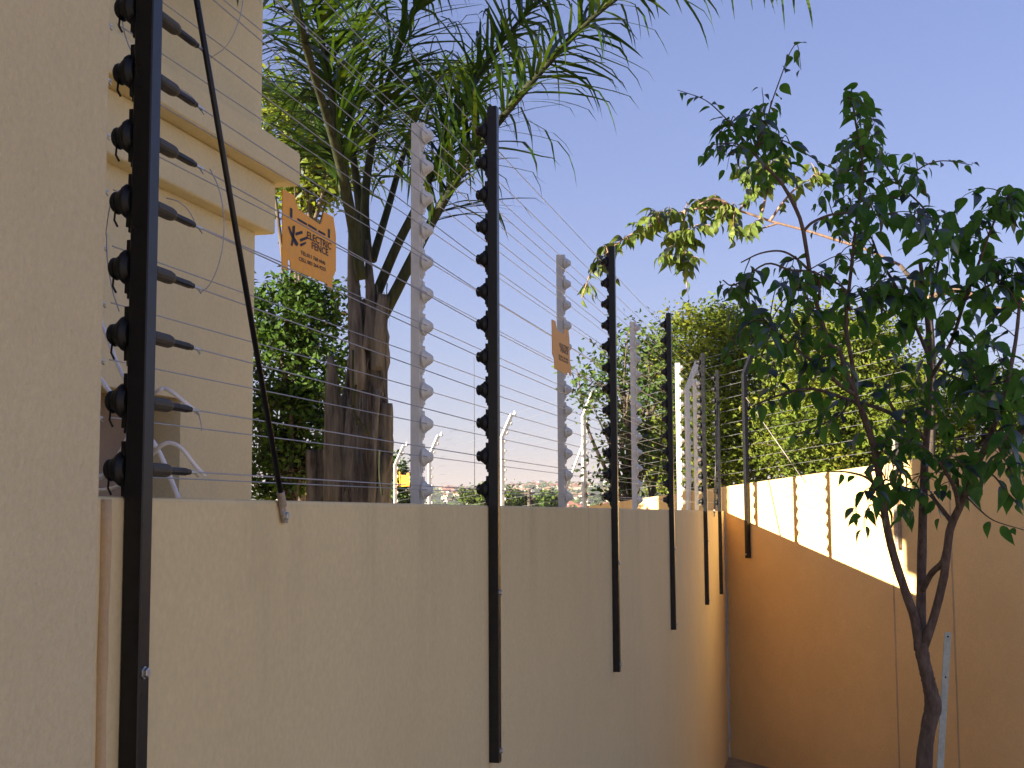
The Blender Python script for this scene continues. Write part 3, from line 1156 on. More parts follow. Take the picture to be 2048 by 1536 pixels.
# dark leafy tree behind the house corner
tree('leafy_tree', 'dense dark green tree between the house corner and the palm stem', 'tree',
     [(585, 640, 75, 70), (640, 620, 50, 50), (555, 730, 60, 90), (620, 740, 70, 80), (570, 850, 75, 90), (640, 860, 55, 80), (540, 930, 60, 60), (600, 930, 75, 50), (530, 640, 40, 60), (560, 578, 32, 26), (622, 572, 34, 26), (668, 640, 28, 30), (665, 720, 30, 40)],
     11.0, .7, 170, 62, .09, .066, 'bush_leaf', 575, None, seed=8, trunk_r=.07)
# bright foliage glimpsed behind the palm crown
tree('leafy_tree', 'sunlit yellow-green tree glimpsed behind the palm fronds', 'tree',
     [(570, 300, 70, 80), (600, 370, 60, 60), (640, 330, 60, 70), (560, 210, 40, 40)],
     15.0, .7, 70, 55, .15, .10, 'hedge_leaf', 590, None, seed=9)

# shrubs and far trees above the wall top
FT = 'far trees between the posts'
for i, (lab, blobs, Y, mat, tx) in enumerate((
    ('far rounded green tree left of the tall middle black post', [(965, 998, 40, 16), (945, 990, 16, 12), (985, 1004, 30, 12)], 60, 'far_leaf', 965),
    ('far green tree right of the tall middle black post', [(1028, 998, 20, 14), (1046, 1008, 16, 9), (1012, 1008, 16, 10)], 62, 'far_leaf', 1030),
    ('far dark tree left of the second white post', [(1098, 1004, 15, 14), (1087, 1012, 12, 9)], 70, 'dark_tree_leaf', 1097),
    ('far dark shrub left of the nearest white post', [(800, 995, 25, 20), (785, 940, 22, 32), (775, 1000, 30, 15)], 22, 'dark_tree_leaf', 795),
    ('pale low shrub showing under the dark leafy tree', [(610, 990, 22, 14), (585, 1002, 22, 10), (640, 1000, 20, 12)], 18, 'hedge_leaf', 605),
)):
    k = Y / 60
    tree('far_tree', lab, 'tree', blobs, Y, 1.2 * max(k, .5), 50, 45, .22 * k ** .7, .20 * k ** .8, mat, tx, FT, seed=20 + i, trunk_r=.1 * k, limbs=6)


# ------------------------------------------------------------------ palm
PY = 9.8
proot = empty('palm_tree', Vector((at(715, 1000, PY).x, PY, 0)))
tag(proot, 'palm tree with stubby cut leaf bases and arching drooping fronds', 'palm')


def bundle(pts, radii, rough, sides=14, mat='palm_bark', name='trunk', n=30):
    P = curve_pts([at(*p) for p in pts], n)
    m_ = len(P)
    q = MB()
    xs = np.linspace(0, 1, len(radii))
    rr = [float(np.interp(i / (m_ - 1), xs, radii)) for i in range(m_)]
    q.tube(P, rr, sides)
    k = 0
    amp = [random.uniform(-1, 1) for _ in range(sides)]
    for i in range(m_):
        for s_ in range(sides):
            c = P[i]
            v = q.v[i * sides + s_]
            f = 1 + rough * (amp[s_] * .8 + random.uniform(-.5, .5))
            q.v[i * sides + s_] = c + (v - c) * f
    o = q.build(name, mat, smooth=True)
    return part(o, proot)


b0 = at(718, 1010, PY)
tr = [(712, 1400, PY), (714, 1130, PY), (716, 1000, PY), (722, 880, PY), (733, 760, PY), (740, 670, PY), (744, 600, PY)]
bundle(tr, [.27, .25, .22, .19, .15, .135, .075], .14, 26)
for pts, rad in (
    ([(672, 1010, PY - .12), (668, 880, PY - .16), (664, 790, PY - .17), (660, 712, PY - .18)], [.10, .085, .06, .022]),
    ([(760, 1010, PY - .1), (768, 900, PY - .15), (770, 850, PY - .15), (772, 806, PY - .16)], [.07, .062, .055, .045]),
    ([(640, 1010, PY + .3), (634, 950, PY + .3), (630, 900, PY + .3)], [.11, .09, .075]),
    ([(752, 1010, PY - .2), (762, 950, PY - .22), (778, 905, PY - .24)], [.07, .05, .035]),
    ([(694, 1010, PY - .1), (698, 920, PY - .12), (704, 830, PY - .12), (700, 800, PY - .12)], [.10, .09, .065, .02]),
    ([(744, 1010, PY - .26), (746, 900, PY - .28), (757, 780, PY - .2)], [.035, .03, .02]),
    ([(716, 780, PY - .16), (712, 700, PY - .2), (708, 600, PY - .16), (704, 520, PY - .16), (700, 450, PY - .24)], [.065, .062, .052, .035, .015]),
    ([(752, 740, PY - .12), (758, 660, PY - .16), (768, 590, PY - .16)], [.06, .06, .05]),
    ([(735, 700, PY - .18), (742, 620, PY - .16), (738, 540, PY - .14), (734, 480, PY - .12)], [.05, .045, .03, .012]),
):
    bundle(pts, rad, .13, 9, 'palm_bark', 'leaf_stub', 14)
# fibres and ragged edges down the stem
gf = np.random.default_rng(3)
fq = [MB(), MB()]
for i in range(150):
    y0 = gf.uniform(560, 980)
    hw_ = np.interp(y0, [560, 640, 760, 880, 1000], [32, 40, 42, 52, 60])
    cx_ = np.interp(y0, [560, 640, 760, 880, 1000], [742, 740, 733, 722, 716])
    u = gf.uniform(-1, 1)
    x0 = cx_ + hw_ * u
    dep = PY - math.sqrt(max(0, 1 - u * u)) * hw_ * PY / F - .02
    ln = gf.uniform(30, 120)
    x1 = x0 + gf.uniform(-7, 7) + (5 if gf.uniform() < .2 else 0) * (1 if u > 0 else -1)
    pp = curve_pts([at(x0, y0, dep), at((x0 + x1) / 2 + gf.uniform(-3, 3), y0 + ln / 2, dep - .015), at(x1, y0 + ln, dep - .005)], 6)
    r_ = gf.uniform(.002, .009)
    fq[i % 2].tube(pp, [r_, r_, r_ * .8, r_ * .6, r_ * .5, r_ * .3][:len(pp)] + [r_ * .3] * max(0, len(pp) - 6), 4)
for k_, mm in enumerate(('palm_bark', 'tree_bark')):
    o = part(fq[k_].build('stem_fibres', mm, smooth=True), proot)
    o['kind'] = 'stuff'
# dry pale straws hanging at the stem
q = MB()
for (x0, y0, x1, y1) in ((700, 805, 738, 868), (712, 770, 714, 850), (760, 900, 764, 990), (706, 700, 712, 830)):
    q.tube(curve_pts([at(x0, y0, PY - .42), at((x0 + x1) / 2 - 3, (y0 + y1) / 2, PY - .44), at(x1, y1, PY - .42)], 8), .009, 5)
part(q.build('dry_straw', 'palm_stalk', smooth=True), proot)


def frond(pts, n_leaf, length, seed, r0=.035, droop=1.0, start=.25, planes=.9, lift=0.2, end_scale=.5):
    g = np.random.default_rng(seed)
    P = curve_pts([at(*p) for p in pts], 44)
    m_ = len(P)
    q = MB()
    q.tube(P, [r0 * (1 - .85 * i / (m_ - 1)) for i in range(m_)], 8)
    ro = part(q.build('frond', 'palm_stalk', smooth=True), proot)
    V, I = [], []
    SEG = 7
    for i in range(n_leaf):
        t = start + (1 - start) * (i + g.uniform(0, 1)) / n_leaf
        f = t * (m_ - 1)
        k = min(int(f), m_ - 2)
        p = P[k].lerp(P[k + 1], f - k)
        tg = (P[k + 1] - P[k]).normalized()
        side = tg.cross(Vector((0, 0, 1)))
        side = side.normalized() if side.length > .05 else Vector((1, 0, 0))
        upv = side.cross(tg).normalized()
        sgn = 1 if i % 2 else -1
        an = g.normal() * planes
        dv = (side * sgn * math.cos(an * .7) + upv * (math.sin(an) * .8 + lift) + tg * g.uniform(.35, .9)).normalized()
        ln = length * (1 - (1 - end_scale) * ((t - .45) / .55 if t > .45 else 0)) * g.uniform(.7, 1.15)
        wd = g.uniform(.013, .023)
        step = ln / SEG
        # fold point where the blade kinks and hangs
        kink = g.uniform(.45, .9)
        base = len(V)
        wv = dv.cross(Vector((0, 0, 1)))
        wv = wv.normalized() if wv.length > .05 else Vector((0, 1, 0))
        wv = (wv + Vector(g.normal(size=3)) * .28).normalized()
        pt = p.copy()
        for s_ in range(SEG + 1):
            u = s_ / SEG
            ww = wd * min(1, .45 + 2.4 * u) * (1 - u) ** .55 * (1 if u < .999 else .05)
            V.append(pt + wv * ww)
            V.append(pt - wv * ww)
            pull = (1.5 * droop if u > kink else .09 * droop) * (1 + .4 * g.normal()) + .03
            dv = (dv + Vector((g.normal() * .05, g.normal() * .05, -pull * .55))).normalized()
            pt = pt + dv * step
        for s_ in range(SEG):
            a = base + 2 * s_
            I += [a, a + 1, a + 3, a + 2]
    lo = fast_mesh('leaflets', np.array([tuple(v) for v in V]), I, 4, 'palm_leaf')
    lo['kind'] = 'stuff'
    lo.parent = ro
    lo.matrix_parent_inverse = ro.matrix_parent_inverse.copy() if False else Matrix.Translation(-Vector(proot.location)) @ Matrix.Identity(4)
    lo.matrix_parent_inverse = Matrix.Identity(4)
    return ro


FR = [
    # right-hand arching frond in front of the sky
    ([(756, 650, PY), (794, 578, PY - .05), (838, 492, PY - .1), (881, 413, PY - .15), (940, 317, PY - .2), (1028, 206, PY - .3), (1119, 101, PY - .4), (1216, 9, PY - .5), (1350, -75, PY - .5), (1500, -105, PY - .4), (1590, -80, PY - .3)], 170, .95, .05, 1.1, .26),
    # second to its left
    ([(748, 600, PY), (790, 500, PY), (840, 400, PY), (890, 290, PY + .1), (960, 150, PY + .2), (1060, 20, PY + .3), (1180, -60, PY + .3)], 160, .8, .042, 1.0, .38),
    # left upright frond with dark rib
    ([(722, 560, PY - .2), (702, 430, PY - .3), (682, 320, PY - .35), (664, 200, PY - .4), (645, 90, PY - .5), (622, -30, PY - .6), (590, -170, PY - .8)], 190, .8, .045, .55, .30),
    # centre ones
    ([(735, 520, PY), (730, 400, PY), (750, 260, PY + .2), (790, 120, PY + .4), (850, -20, PY + .6), (930, -130, PY + .8)], 150, .8, .04, .9, .38),
    ([(730, 500, PY), (715, 380, PY + .2), (700, 240, PY + .5), (705, 100, PY + .9), (720, -40, PY + 1.3)], 130, .8, .04, .8, .36),
    ([(745, 520, PY + .1), (775, 420, PY + .4), (810, 300, PY + .9), (850, 200, PY + 1.4), (900, 140, PY + 2.0), (950, 130, PY + 2.6)], 120, .75, .035, 1.1, .36),
    ([(715, 520, PY + .1), (690, 400, PY + .5), (650, 290, PY + 1.0), (600, 210, PY + 1.6), (545, 180, PY + 2.2)], 130, .75, .035, 1.0, .3),
    # towards the camera above the house corner
    ([(720, 540, PY - .1), (680, 330, PY - .6), (620, 120, PY - 1.4), (570, -60, PY - 2.6), (520, -130, PY - 3.9), (485, -140, PY - 4.7), (450, -110, PY - 5.2)], 150, .55, .04, 1.2, .35),
]
for i, (pts, n_, ln, r0, dr, st) in enumerate(FR):
    frond(pts, int(n_ * 1.5), ln, 40 + i, r0, dr, st)


# ------------------------------------------------------------------ young tree in the yard and the sunlit tree behind
def leaf_shape(name, mat, ln=.085, wd=.052, curl=.25, fold=.3):
    """ovate leaf with a drawn-out tip; x is its length, starts at the petiole"""
    us = [0, .06, .2, .38, .58, .76, .88, 1.0]
    ws = [.0, .45, .86, 1.0, .80, .46, .18, .0]
    V, F_ = [], []
    for u, w_ in zip(us, ws):
        x = u * ln
        z = -curl * ln * u * u
        V += [(x, w_ * wd / 2, z + fold * w_ * wd / 2), (x, 0, z), (x, -w_ * wd / 2, z + fold * w_ * wd / 2)]
    for i in range(len(us) - 1):
        a = 3 * i
        F_ += [(a, a + 3, a + 4, a + 1), (a + 1, a + 4, a + 5, a + 2)]
    o = obj(name, V, F_, mat, smooth=True)
    me = o.data
    bpy.data.objects.remove(o)
    return me


LEAVES = [leaf_shape('leaf', 'sapling_leaf', .076, .042, .35, .30), leaf_shape('leaf', 'sapling_leaf', .072, .047, .2, .2), leaf_shape('leaf', 'sapling_leaf', .080, .038, .6, .5)]
LV = [np.array([tuple(v.co) for v in me.vertices]) for me in LEAVES]
LF = [[tuple(p.vertices) for p in me.polygons] for me in LEAVES]


class Foliage:
    def __init__(self):
        self.items = []

    def twig(self, P, size, spacing, g, droop=.5, from_t=.15, pet=.012):
        """leaves alternately along the polyline P"""
        tot = sum((P[i + 1] - P[i]).length for i in range(len(P) - 1))
        n = max(2, int(tot * (1 - from_t) / spacing))
        sgn = 1
        for i in range(n + 1):
            t = from_t + (1 - from_t) * (i + .3 * g.uniform(-1, 1)) / n
            t = min(max(t, 0), 1)
            f = t * (len(P) - 1)
            k = min(int(f), len(P) - 2)
            p = P[k].lerp(P[k + 1], f - k)
            tg = (P[k + 1] - P[k]).normalized()
            sd = tg.cross(Vector((0, 0, 1)))
            sd = sd.normalized() if sd.length > .1 else Vector((1, 0, 0))
            # turn the leaf pair plane round the twig now and then
            sd = (sd + Vector(g.normal(size=3)) * .45).normalized()
            d = (sd * sgn * .9 + tg * g.uniform(.2, .9) + Vector((0, 0, -droop * g.uniform(.5, 1.5)))).normalized()
            sgn = -sgn
            nrm = Vector((g.normal() * .5, g.normal() * .5, 1.0))
            y = nrm.cross(d)
            y = y.normalized() if y.length > .05 else d.orthogonal().normalized()
            z = d.cross(y)
            s = size * g.uniform(.6, 1.2) * (1 if t < .8 else .75)
            self.items.append((p + d * pet, d, y, z, s, int(g.integers(0, 3))))


def build_tree_leaves(fol, root, mat, limit=300):
    """the leaves that show largest become parts of their own, the rest one part"""
    camp = Vector((0, 0, EYE))

    def seen(it):
        px, py = proj(it[0])
        inside = -40 < px < 2090 and -40 < py < 1576
        return (it[4] ** 2 / (it[0] - camp).length_squared) * abs(it[3].dot((it[0] - camp).normalized()) + .15) if inside else 0
    items = sorted(fol.items, key=seen, reverse=True)
    for p, d, y, z, s, k in items[:limit]:
        place(LEAVES[k], 'leaf', frame_mat(d, y, z, p) @ Matrix.Scale(s, 4), root)
    V, I = [], []
    base = 0
    for p, d, y, z, s, k in items[limit:]:
        M_ = np.array([d, y, z])
        V.append(LV[k] * s @ M_ + np.array(p))
        for f in LF[k]:
            I += [base + j for j in f]
        base += len(LV[k])
    if V:
        o = fast_mesh('foliage', np.concatenate(V), I, 4, mat, smooth=True)
        o['kind'] = 'stuff'
        part(o, root)


SY = 4.5
sroot = empty('young_tree', Vector((at(1852, 1536, SY).x, SY, 0)))
tag(sroot, 'slender young tree with forked stems and large pointed dark leaves', 'tree')


def stem(pts, rads, name='branch', sides=10, root=sroot, mat='sapling_bark', n=26, Y=SY):
    P3 = [at(p[0], p[1], p[2] if len(p) > 2 else Y) for p in pts]
    P = curve_pts(P3, n)
    xs = np.linspace(0, 1, len(rads))
    q = MB()
    rr = [float(np.interp(i / (len(P) - 1), xs, rads)) * (1 + random.uniform(-.05, .05)) for i in range(len(P))]
    q.tube(P, rr, sides)
    part(q.build(name, mat, smooth=True), root)
    return P


pxr = SY / F      # metres per photo pixel at the young tree
ALLP = []
tg_ = at(1840, 2200, SY)
base_pts = [(1835, 2230), (1840, 1900), (1847, 1560), (1856, 1460), (1866, 1415), (1862, 1385), (1854, 1350), (1846, 1315), (1841, 1285)]
stem(base_pts, [.031, .029, .0262, .0255, .0285, .0245, .0225, .0225, .0235], 'trunk', 14, n=64)
S_ = []


def B(pts, r0, r1, name='branch', leaves=None, Y=SY, sides=8):
    P = stem(pts, [r0, r1], name, sides, Y=Y)
    S_.append(P)
    return P


left = B([(1838, 1300), (1830, 1240), (1815, 1195), (1794, 1133), (1777, 1070), (1765, 1000), (1752, 912, 4.45), (1737, 859, 4.42), (1723, 820, 4.4)], .0165, .011)
mid = B([(1843, 1300), (1842, 1210, 4.55), (1844, 1105, 4.6), (1846, 1017, 4.65), (1849, 929, 4.7), (1853, 876, 4.75), (1858, 800, 4.8), (1860, 700, 4.85), (1850, 600, 4.9), (1840, 520, 4.9)], .0185, .008)
right = B([(1846, 1298), (1867, 1237, 4.48), (1888, 1153, 4.45), (1899, 1063, 4.42), (1916, 1021, 4.4), (1941, 964, 4.35), (1962, 911, 4.3), (1990, 880, 4.25), (2035, 866, 4.2), (2100, 840, 4.15)], .0165, .010)
B([(1845, 1180, 4.55), (1862, 1148, 4.5), (1885, 1125, 4.45), (1893, 1100, 4.44)], .011, .011)
B([(1908, 1050, 4.42), (1885, 1020, 4.45), (1862, 990, 4.5)], .0095, .006)
B([(1962, 911, 4.3), (1985, 860, 4.3), (2010, 780, 4.3), (2030, 690, 4.35), (2040, 600, 4.4)], .010, .006)
B([(1918, 1020, 4.4), (1910, 980, 4.3), (1895, 950, 4.25), (1880, 925, 4.2)], .008, .005)
fan = [
    ([(1723, 820, 4.4), (1709, 785, 4.4), (1690, 740, 4.4), (1679, 759 - 60, 4.4), (1660, 690, 4.4), (1640, 630, 4.4), (1623, 565, 4.4), (1607, 463, 4.4), (1591, 416, 4.38), (1563, 366, 4.36), (1531, 333, 4.34), (1503, 300, 4.33)], .0095, .0055),
    ([(1712, 790, 4.4), (1703, 720, 4.45), (1692, 650, 4.5), (1700, 560, 4.5), (1712, 450, 4.5), (1725, 330, 4.5), (1712, 250, 4.5), (1702, 185, 4.5)], .0085, .003),
    ([(1712, 790, 4.4), (1680, 770, 4.35), (1650, 740, 4.3), (1615, 715, 4.25), (1570, 680, 4.2), (1530, 640, 4.2)], .008, .0035),
    ([(1797, 834, 4.68), (1759, 817, 4.6), (1700, 800, 4.5), (1625, 778, 4.4), (1560, 790, 4.35), (1510, 810, 4.3)], .0085, .003),
    ([(1851, 880, 4.75), (1820, 850, 4.7), (1797, 834, 4.68), (1770, 790, 4.66)], .0085, .006),
    ([(1607, 463, 4.4), (1625, 445, 4.4), (1660, 430, 4.4), (1693, 426, 4.4), (1740, 425, 4.4)], .0055, .003),
    ([(1623, 545, 4.4), (1590, 515, 4.38), (1560, 502, 4.36), (1520, 507, 4.34), (1482, 525, 4.32)], .0048, .0022),
    ([(1640, 600, 4.4), (1632, 548, 4.35), (1580, 540, 4.3), (1531, 528, 4.3), (1470, 570, 4.3), (1445, 560, 4.3)], .005, .002),
    ([(1700, 620, 4.5), (1688, 578, 4.45), (1660, 560, 4.45), (1632, 546, 4.42)], .005, .003),
    ([(1860, 720, 4.85), (1830, 650, 4.8), (1790, 570, 4.75), (1760, 520, 4.7), (1745, 480, 4.7)], .0075, .004),
    ([(1858, 760, 4.82), (1900, 690, 4.7), (1930, 600, 4.6), (1960, 520, 4.55), (1990, 440, 4.5), (2030, 380, 4.5)], .008, .003),
    ([(1855, 640, 4.88), (1870, 560, 4.8), (1880, 480, 4.75), (1850, 420, 4.7), (1800, 370, 4.7), (1770, 330, 4.7)], .006, .0025),
    ([(1800, 400, 4.7), (1830, 345, 4.68), (1880, 322, 4.66), (1945, 330, 4.65)], .0035, .0015),
    ([(1740, 430, 4.5), (1790, 430, 4.5), (1840, 450, 4.55), (1900, 470, 4.5)], .0045, .002),
    ([(1930, 600, 4.6), (1980, 570, 4.5), (2030, 550, 4.45), (2080, 540, 4.4)], .005, .003),
    ([(1766, 1000, 4.5), (1740, 960, 4.45), (1700, 945, 4.4), (1655, 943, 4.38)], .006, .002),
    ([(1845, 985, 4.66), (1810, 975, 4.6), (1770, 960, 4.5), (1740, 985, 4.4)], .005, .002),
    ([(1772, 1050, 4.5), (1745, 1010, 4.45), (1730, 1030, 4.4), (1728, 1055, 4.38)], .003, .0015),
    ([(1930, 990, 4.37), (1960, 1020, 4.3), (1990, 1042, 4.25), (2048, 1060, 4.2)], .003, .0015),
    ([(1950, 940, 4.33), (1985, 950, 4.25), (2010, 980, 4.2), (2035, 1005, 4.2)], .004, .0015),
    ([(1990, 880, 4.25), (2020, 940, 4.2), (2040, 970, 4.2)], .004, .0015),
    ([(1880, 740, 4.8), (1920, 760, 4.6), (1970, 770, 4.4), (2020, 760, 4.3)], .0055, .003),
    ([(1700, 800, 4.5), (1680, 830, 4.4), (1640, 850, 4.35), (1590, 870, 4.3)], .0045, .002),
    # top left tuft
    ([(1503, 300, 4.33), (1480, 270, 4.32), (1450, 235, 4.3), (1410, 200, 4.28), (1355, 180, 4.26)], .0035, .0012),
    ([(1510, 300, 4.33), (1530, 250, 4.33), (1545, 200, 4.33), (1563, 150, 4.33), (1580, 105, 4.33), (1595, 90, 4.33), (1602, 140, 4.33)], .003, .001),
    ([(1505, 295, 4.33), (1500, 260, 4.3), (1525, 215, 4.3), (1524, 175, 4.3)], .0025, .001),
    ([(1510, 290, 4.33), (1560, 280, 4.3), (1600, 300, 4.3), (1650, 330, 4.32), (1690, 345, 4.34)], .003, .0012),
    ([(1500, 300, 4.33), (1460, 290, 4.25), (1425, 290, 4.2), (1405, 310, 4.2)], .0025, .001),
]
FP = []
for pts, r0, r1 in fan:
    FP.append(B(pts, r0, r1, sides=7))
g = np.random.default_rng(77)
fol = Foliage()
# leaves along named twigs
for i, (P, sz, spc, dr, ft) in enumerate((
    (FP[1], .9, .018, .35, .35), (FP[2], 1.0, .022, .7, .3), (FP[3], 1.0, .026, .7, .4), (FP[5], .8, .03, .6, .4), (FP[7], .85, .030, .7, .5),
    (FP[9], 1.0, .022, .6, .3), (FP[10], 1.05, .020, .6, .2), (FP[11], .95, .018, .5, .2), (FP[12], .7, .026, .5, .15), (FP[13], .95, .020, .6, .1), (FP[14], 1.1, .022, .6, .1),
    (FP[15], .5, .055, .6, .2), (FP[16], .95, .026, .7, .2), (FP[17], .9, .03, 1.0, .35), (FP[18], .75, .035, .5, .55), (FP[19], .85, .028, .7, .25), (FP[20], .9, .028, .8, .2), (FP[21], 1.1, .026, .8, .1), (FP[22], .85, .03, .8, .2),
    (FP[23], .85, .028, .45, .15), (FP[24], .75, .040, .6, .2), (FP[25], .7, .030, .2, .2), (FP[26], .85, .026, .5, .1), (FP[27], .75, .028, .8, .1))):
    fol.twig(P, sz, spc, g, dr, ft)
# side twigs filling the crown: pixel ellipses (px, py, rx, ry, Y, twigs, leaf size)
allb = [p for P in S_ for p in P]
tw = MB()
for (bx_, by_, rx, ry, by, n_, sz) in (
    (1500, 275, 65, 45, 4.32, 17, 1.0), (1712, 250, 42, 60, 4.5, 8, .95), (1530, 320, 50, 25, 4.34, 5, 1.0), (1712, 340, 50, 110, 4.5, 15, .95), (1690, 400, 60, 60, 4.5, 8, .85), (1790, 340, 60, 45, 4.6, 7, .8),
    (1760, 430, 90, 60, 4.55, 9, .9), (1900, 440, 80, 60, 4.5, 10, 1.0), (1990, 430, 60, 60, 4.4, 9, 1.0), (1560, 600, 95, 55, 4.3, 17, .9),
    (1500, 640, 50, 60, 4.25, 11, .95), (1620, 580, 60, 60, 4.4, 9, .9), (1720, 550, 70, 60, 4.55, 9, .9), (1650, 690, 60, 60, 4.35, 8, 1.0), (1570, 730, 55, 50, 4.3, 8, .95),
    (1780, 620, 70, 60, 4.7, 9, .95), (1900, 580, 90, 80, 4.5, 13, 1.1), (2000, 600, 60, 90, 4.4, 11, 1.15), (1760, 740, 60, 50, 4.6, 4, .9), (1840, 800, 90, 50, 4.55, 8, 1.0),
    (1950, 730, 80, 80, 4.35, 9, 1.15), (2020, 800, 50, 80, 4.25, 7, 1.2), (1775, 885, 60, 35, 4.5, 5, .9), (1850, 890, 90, 38, 4.5, 8, .95), (1775, 950, 40, 20, 4.45, 3, .85),
    (1900, 960, 70, 35, 4.35, 7, .9), (1748, 1015, 16, 30, 4.4, 2, 1.0), (1840, 1000, 40, 25, 4.5, 4, .9), (2010, 940, 40, 45, 4.2, 5, 1.0), (1890, 690, 70, 50, 4.6, 7, 1.0), (1680, 830, 60, 40, 4.4, 3, .85)):
    for _ in range(n_):
        a_ = g.uniform(0, 2 * math.pi)
        r_ = math.sqrt(g.uniform(0, 1))
        e = at(bx_ + rx * r_ * math.cos(a_), by_ + ry * r_ * math.sin(a_), by + g.normal() * .14)
        near = min(allb, key=lambda p: (p - e).length + g.uniform(0, .06))
        if (near - e).length < .05:
            e = near + (e - near).normalized() * .08
        if (near - e).length > .28:
            near = e + (near - e).normalized() * .28
        md = near.lerp(e, .5) + Vector((0, 0, .025))
        P = curve_pts([near, md, e, e + (e - md).normalized() * .03 - Vector((0, 0, .03))], 12)
        tw.tube(P, [.0022 * (1 - .7 * i / (len(P) - 1)) for i in range(len(P))], 5)
        fol.twig(P, sz * (.84 if bx_ < 1760 else 1.0), .029, g, .6, .15)
o = part(tw.build('twigs', 'sapling_bark', smooth=True), sroot)
o['kind'] = 'stuff'
build_tree_leaves(fol, sroot, 'sapling_leaf')

# pale stake beside the young tree
stk = empty('garden_stake', Vector((at(1880, 1536, 4.62).x, 4.62, 0)))
tag(stk, 'pale grey metal stake leaning beside the young tree', 'stake')
pt, pb = at(1895.5, 1265, 4.62), at(1880, 1536, 4.62)
dr_ = (pb - pt).normalized()
pb2 = pt + dr_ * ((pt.z + .05) / -dr_.z)
hw = .0118
ux = Vector((1, .15, 0)).normalized()
uy = Vector((.15, -1, 0)).normalized() * .0022
q = MB()
q.hexa([pb2 - ux * hw - uy, pb2 + ux * hw - uy, pb2 + ux * hw + uy, pb2 - ux * hw + uy, pt - ux * hw - uy, pt + ux * hw - uy, pt + ux * hw + uy, pt - ux * hw + uy])
q.hexa([pb2 + ux * hw - uy, pb2 + ux * (hw + .003) - uy, pb2 + ux * (hw + .003) - uy * 6, pb2 + ux * hw - uy * 6, pt + ux * hw - uy, pt + ux * (hw + .003) - uy, pt + ux * (hw + .003) - uy * 6, pt + ux * hw - uy * 6])
part(q.build('bar', 'stake_paint'), stk)
for yy in (1273, 1352):
    q = MB()
    c = pt + dr_ * ((yy - 1265) * 4.62 / F) + uy * 1.15
    q.tube([c, c + uy * .4], .0035, 8)
    part(q.build('bolt_hole', 'black_plastic'), stk)

# sunlit tree of the same kind standing beyond the end wall
LY = 10.2
lroot = empty('sunlit_tree', Vector((at(1860, 1000, LY).x, LY, 0)))
tag(lroot, 'sunlit tree behind the end wall with a long branch reaching left', 'tree')
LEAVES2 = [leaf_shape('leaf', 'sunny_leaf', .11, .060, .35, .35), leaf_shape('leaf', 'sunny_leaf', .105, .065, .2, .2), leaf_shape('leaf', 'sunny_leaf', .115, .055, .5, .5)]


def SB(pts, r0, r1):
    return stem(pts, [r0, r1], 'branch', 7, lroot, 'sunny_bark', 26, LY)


stem([(1858, 1500), (1858, 1000), (1860, 850), (1861, 700), (1850, 600), (1800, 530)], [.05, .045, .042, .038, .026, .016], 'trunk', 10, lroot, 'tree_bark', 26, LY)
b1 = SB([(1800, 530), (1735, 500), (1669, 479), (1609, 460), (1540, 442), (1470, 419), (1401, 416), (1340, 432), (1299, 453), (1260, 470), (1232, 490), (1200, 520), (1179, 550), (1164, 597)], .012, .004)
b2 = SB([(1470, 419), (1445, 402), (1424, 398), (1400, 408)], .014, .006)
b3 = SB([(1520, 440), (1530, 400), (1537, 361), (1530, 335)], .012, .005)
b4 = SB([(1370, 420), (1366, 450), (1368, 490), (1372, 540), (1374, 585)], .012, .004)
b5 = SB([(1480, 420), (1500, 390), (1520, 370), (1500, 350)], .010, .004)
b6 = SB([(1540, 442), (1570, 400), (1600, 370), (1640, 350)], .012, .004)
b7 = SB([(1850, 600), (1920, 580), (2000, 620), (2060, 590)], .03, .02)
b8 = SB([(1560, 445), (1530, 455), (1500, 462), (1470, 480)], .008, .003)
fol2 = Foliage()
g2 = np.random.default_rng(5)
LEAVES_OLD, LEAVES = LEAVES, LEAVES2
LV = [np.array([tuple(v.co) for v in me.vertices]) for me in LEAVES]
for P, sp_, ft in ((b1, .06, .48), (b2, .05, .1), (b3, .05, .2), (b4, .040, .1), (b5, .045, .1), (b6, .045, .2), (b8, .06, .4)):
    fol2.twig(P, .92, sp_, g2, 1.0, ft)
tw = MB()
allb = [p for P in (b1[len(b1) // 2:], b2, b3, b4, b5, b6) for p in P]
for (bx_, by_, rx, ry, n_) in ((1345, 425, 50, 28, 9), (1290, 460, 35, 25, 5), (1400, 430, 50, 28, 8), (1440, 405, 40, 18, 5), (1530, 330, 60, 22, 9), (1600, 345, 50, 25, 8), (1520, 380, 40, 25, 8), (1370, 500, 40, 40, 7), (1210, 520, 30, 35, 5), (1374, 550, 20, 30, 3),
                              (1500, 345, 30, 15, 4), (1190, 560, 22, 30, 3), (1320, 490, 25, 25, 3), (1480, 460, 40, 10, 3)):
    for _ in range(n_):
        e = at(bx_ + rx * g2.uniform(-1, 1), by_ + ry * g2.uniform(-1, 1), LY + g2.normal() * .2)
        near = min(allb, key=lambda p: (p - e).length)
        P = curve_pts([near, near.lerp(e, .5) + Vector((0, 0, .04)), e], 10)
        tw.tube(P, [.004 * (1 - .7 * i / (len(P) - 1)) for i in range(len(P))], 5)
        fol2.twig(P, 1.05, .026, g2, 1.1, .15)
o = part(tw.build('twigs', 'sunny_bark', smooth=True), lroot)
o['kind'] = 'stuff'
build_tree_leaves(fol2, lroot, 'sunny_leaf')

